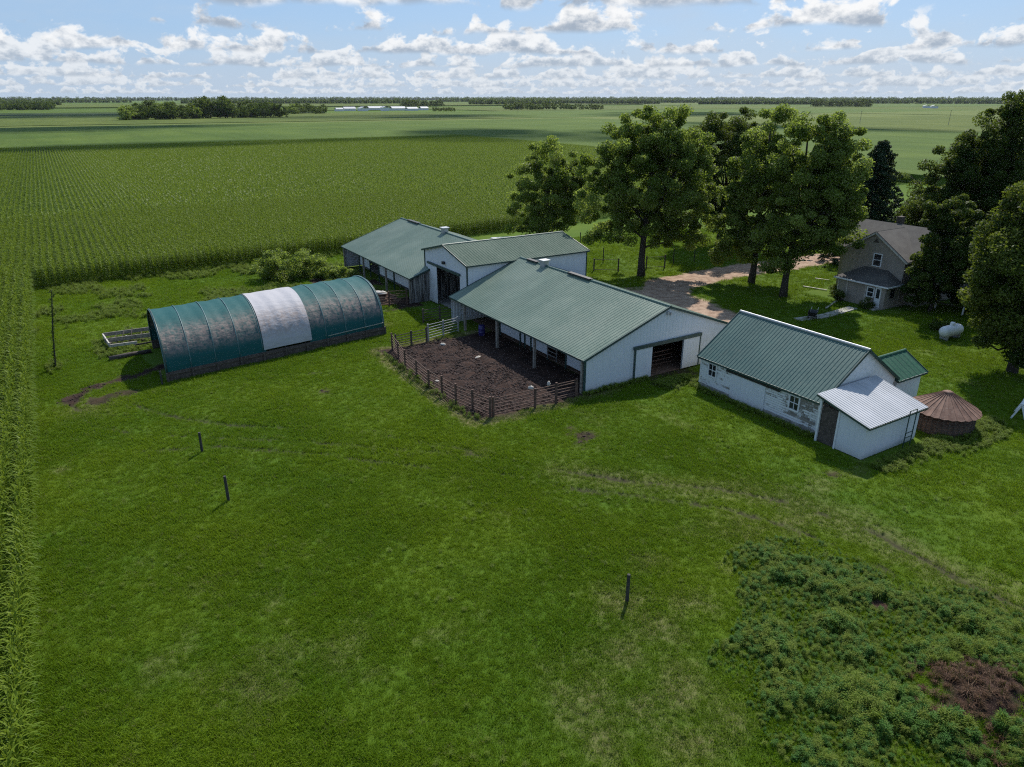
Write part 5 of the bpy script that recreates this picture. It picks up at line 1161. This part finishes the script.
# ================================================================ SKY, LIGHT, AIR, CAMERA
SUN_AZ, SUN_EL = math.radians(40), math.radians(48)
sd = Vector((math.cos(SUN_AZ) * math.cos(SUN_EL), math.sin(SUN_AZ) * math.cos(SUN_EL), math.sin(SUN_EL)))
sl_ = bpy.data.lights.new('sun', 'SUN'); sl_.energy = 4.4; sl_.angle = math.radians(.55); sl_.color = (1.0, .955, .88)
so = bpy.data.objects.new('sun', sl_); COL.objects.link(so); so.rotation_euler = (-sd).to_track_quat('-Z', 'Y').to_euler()
w = bpy.data.worlds.new('World'); SC.world = w; w.use_nodes = True; t = NT(w.node_tree); bg = t.n['Background']
sky = t.new('ShaderNodeTexSky', sky_type='NISHITA'); sky.sun_disc = False; sky.sun_elevation = SUN_EL; sky.sun_rotation = math.pi / 2 - SUN_AZ
sky.altitude = 300; sky.air_density = 1.0; sky.dust_density = 1.2; sky.ozone_density = 1.6
d = t.new('ShaderNodeTexCoord').outputs['Generated']; s3 = t.new('ShaderNodeSeparateXYZ'); t.l.new(d, s3.inputs[0])
EL = t.m('MULTIPLY', t.m('ARCSINE', s3.outputs[2]), 57.2958)
AZI = t.m('MULTIPLY', t.m('ARCTAN2', s3.outputs[0], s3.outputs[1]), 57.2958)
KS = 10.0   # the world is rendered at strength 1 / KS
col = t.mix(.6, sky.outputs[0], (2.9 * 1.2, 5.2 * 1.2, 8.8 * 1.2))
def vec(x, y, z):
    c = t.new('ShaderNodeCombineXYZ'); t.set(c.inputs[0], x); t.set(c.inputs[1], y); t.set(c.inputs[2], z); return c.outputs[0]
def grey(v): return tuple(q * KS for q in v)
# thin high veil and the pale band at the horizon
veil = t.noise(vec(t.m('MULTIPLY', AZI, .045), t.m('MULTIPLY', EL, .16), 3.3), 1.6, 6, .6)
col = t.mix(t.m('MULTIPLY', t.mr(veil, .40, .78), .45), col, grey((.60, .70, .82)))
col = t.mix(t.mr(EL, 4.5, -.3, 0, .62), col, grey((.62, .73, .85)))
LAY = [(.25, .8, 1.0, .36), (.7, 1.1, .75, .35), (1.25, 1.45, .56, .355), (2.0, 1.9, .42, .365), (2.9, 2.4, .33, .39), (4.3, 2.9, .26, .43), (5.9, 4.2, .2, .425), (10, 7, .1, .48), (20, 14, .05, .48), (40, 28, .03, .5)]
for i_, (eb, hs_, fr, th) in enumerate(LAY):
    wobb = t.noise(vec(t.m('MULTIPLY', AZI, fr * .8), 0.0, 7.7 + i_), 1.0, 2)
    tt = t.m('DIVIDE', t.m('SUBTRACT', EL, t.m('ADD', eb - .18 * hs_, t.m('MULTIPLY', wobb, .36 * hs_))), hs_)
    n1 = t.noise(vec(t.m('MULTIPLY', AZI, fr), t.m('MULTIPLY', EL, fr * 1.35), 11.3 * i_ + 2.1), 1.0, 9, .56, .25)
    n2 = t.noise(vec(t.m('MULTIPLY', AZI, fr * 2.3), t.m('MULTIPLY', EL, fr * 3.6), 5.1 * i_ + .7), 1.0, 7, .6)
    cov = t.noise(vec(t.m('MULTIPLY', AZI, fr * .28), t.m('MULTIPLY', EL, fr * .3), 1.9 * i_), 1.0, 2)
    den = t.m('SUBTRACT', t.m('ADD', n1, t.m('MULTIPLY', t.m('SUBTRACT', cov, .5), .35)), t.m('ADD', th, t.m('MULTIPLY', t.m('MAXIMUM', tt, 0.0), .26)))
    mask = t.m('MULTIPLY', t.mr(den, 0.0, .07), t.m('MULTIPLY', t.mr(tt, -.03, .12), t.mr(tt, 1.25, .7)))
    lit = t.mr(t.m('ADD', t.m('MULTIPLY', tt, 1.1), t.m('ADD', t.m('MULTIPLY', t.m('SUBTRACT', n2, .5), 2.6), t.m('MULTIPLY', den, -1.0))), -.35, .5)
    cl = t.mix(lit, grey((.42, .50, .61)), grey((1.06, 1.07, 1.08)))
    cl = t.mix(max(0, .5 - eb * .16), cl, grey((.68, .76, .85)))
    col = t.mix(t.m('MULTIPLY', mask, min(1, .72 + eb * .07)), col, cl)
t.l.new(col, bg.inputs[0]); bg.inputs[1].default_value = .068
# air
hz = MB().box(-9000, 12000, -1500, 14000, -3.0, 34).build('haze', None); hz.data.materials.clear()
hm = bpy.data.materials.new('pale_air'); hm.use_nodes = True; q = NT(hm.node_tree); q.n.remove(q.n['Principled BSDF'])
pv = q.new('ShaderNodeVolumePrincipled'); pv.inputs['Density'].default_value = 2.0e-5; pv.inputs['Color'].default_value = (.80, .88, 1.0, 1); pv.inputs['Anisotropy'].default_value = .3
q.l.new(pv.outputs[0], q.n['Material Output'].inputs['Volume']); hz.data.materials.append(hm); tag(hz, 'pale blue air fading the far fields and woods', 'haze', kind='stuff')
# camera
cd = bpy.data.cameras.new('camera'); co = bpy.data.objects.new('camera', cd); COL.objects.link(co)
co.location = (0, 0, CAM_H); co.rotation_euler = (math.pi / 2 - PITCH, 0, -AZ); cd.sensor_width = 36; cd.lens = F_PX / 1024 * 36; cd.clip_start = .5; cd.clip_end = 60000
SC.camera = co
vs_ = SC.view_settings; vs_.view_transform = 'Standard'; vs_.look = 'None'; vs_.exposure = .4; vs_.gamma = 1; vs_.use_curve_mapping = False
SC.render.engine = 'CYCLES'; SC.cycles.max_bounces = 6; SC.cycles.transparent_max_bounces = 8; SC.cycles.volume_bounces = 0; SC.cycles.use_denoising = False; SC.cycles.filter_width = 1.15; SC.cycles.sample_clamp_indirect = 2.0
SC.cycles.use_adaptive_sampling = True; SC.cycles.adaptive_threshold = .005
# ---------------------------------------------------------------- fair weather clouds overhead, whose shadows drift over the far fields
def cloud(gx_, gy_, rx, ry, h, seed, label):
    g = np.random.default_rng(seed); k = h / math.tan(SUN_EL); cx_, cy_ = gx_ + math.cos(SUN_AZ) * k, gy_ + math.sin(SUN_AZ) * k
    b = MB()
    V = []; F = []
    for q in range(16):
        a = g.uniform(0, 6.28); r = math.sqrt(g.random()) * .8; R0_ = g.uniform(.3, .5); ox, oy = math.cos(a) * r * rx, math.sin(a) * r * ry
        v_, f_ = lathe([(.02, -.25), (.7, -.2), (1, 0), (.85, .45), (.5, .75), (.02, .9)], 14)
        n0 = len(V); V += [(cx_ + ox + x * R0_ * rx * (1 + g.normal(0, .1)), cy_ + oy + y * R0_ * ry * (1 + g.normal(0, .1)), h + z * 28 * (1.3 - r)) for x, y, z in v_]; F += [tuple(i + n0 for i in f) for f in f_]
    o = mesh_obj('cloud', V, F, M['cloud'], smooth=True); tag(o, label, 'cloud', kind='structure')
cm_ = bpy.data.materials.new('white_cloud'); cm_.use_nodes = True; q = NT(cm_.node_tree); b_ = q.n['Principled BSDF']; b_.inputs['Base Color'].default_value = (.8, .8, .8, 1); b_.inputs['Roughness'].default_value = 1
tp = q.new('ShaderNodeBsdfTransparent'); mx = q.new('ShaderNodeMixShader'); mx.inputs[0].default_value = .16; q.l.new(tp.outputs[0], mx.inputs[1]); q.l.new(b_.outputs[0], mx.inputs[2]); q.l.new(mx.outputs[0], q.n['Material Output'].inputs[0]); M['cloud'] = cm_
for i_, (x_, y_, rx, ry, lab) in enumerate([(215, 300, 75, 95, 'cloud shading the corn behind the shade trees'), (60, 318, 110, 22, 'long cloud shading the corn before the grove'), (-30, 520, 160, 60, 'cloud shading the hay strip at left'), (330, 760, 170, 90, 'cloud over the fields before the white barns'), (420, 330, 60, 120, 'cloud over the field behind the spruce'), (700, 700, 150, 120, 'cloud over the fields at right'), (40, 1000, 240, 130, 'cloud beyond the grove')]):
    cloud(x_, y_, rx, ry, 1000, 90 + i_, lab)
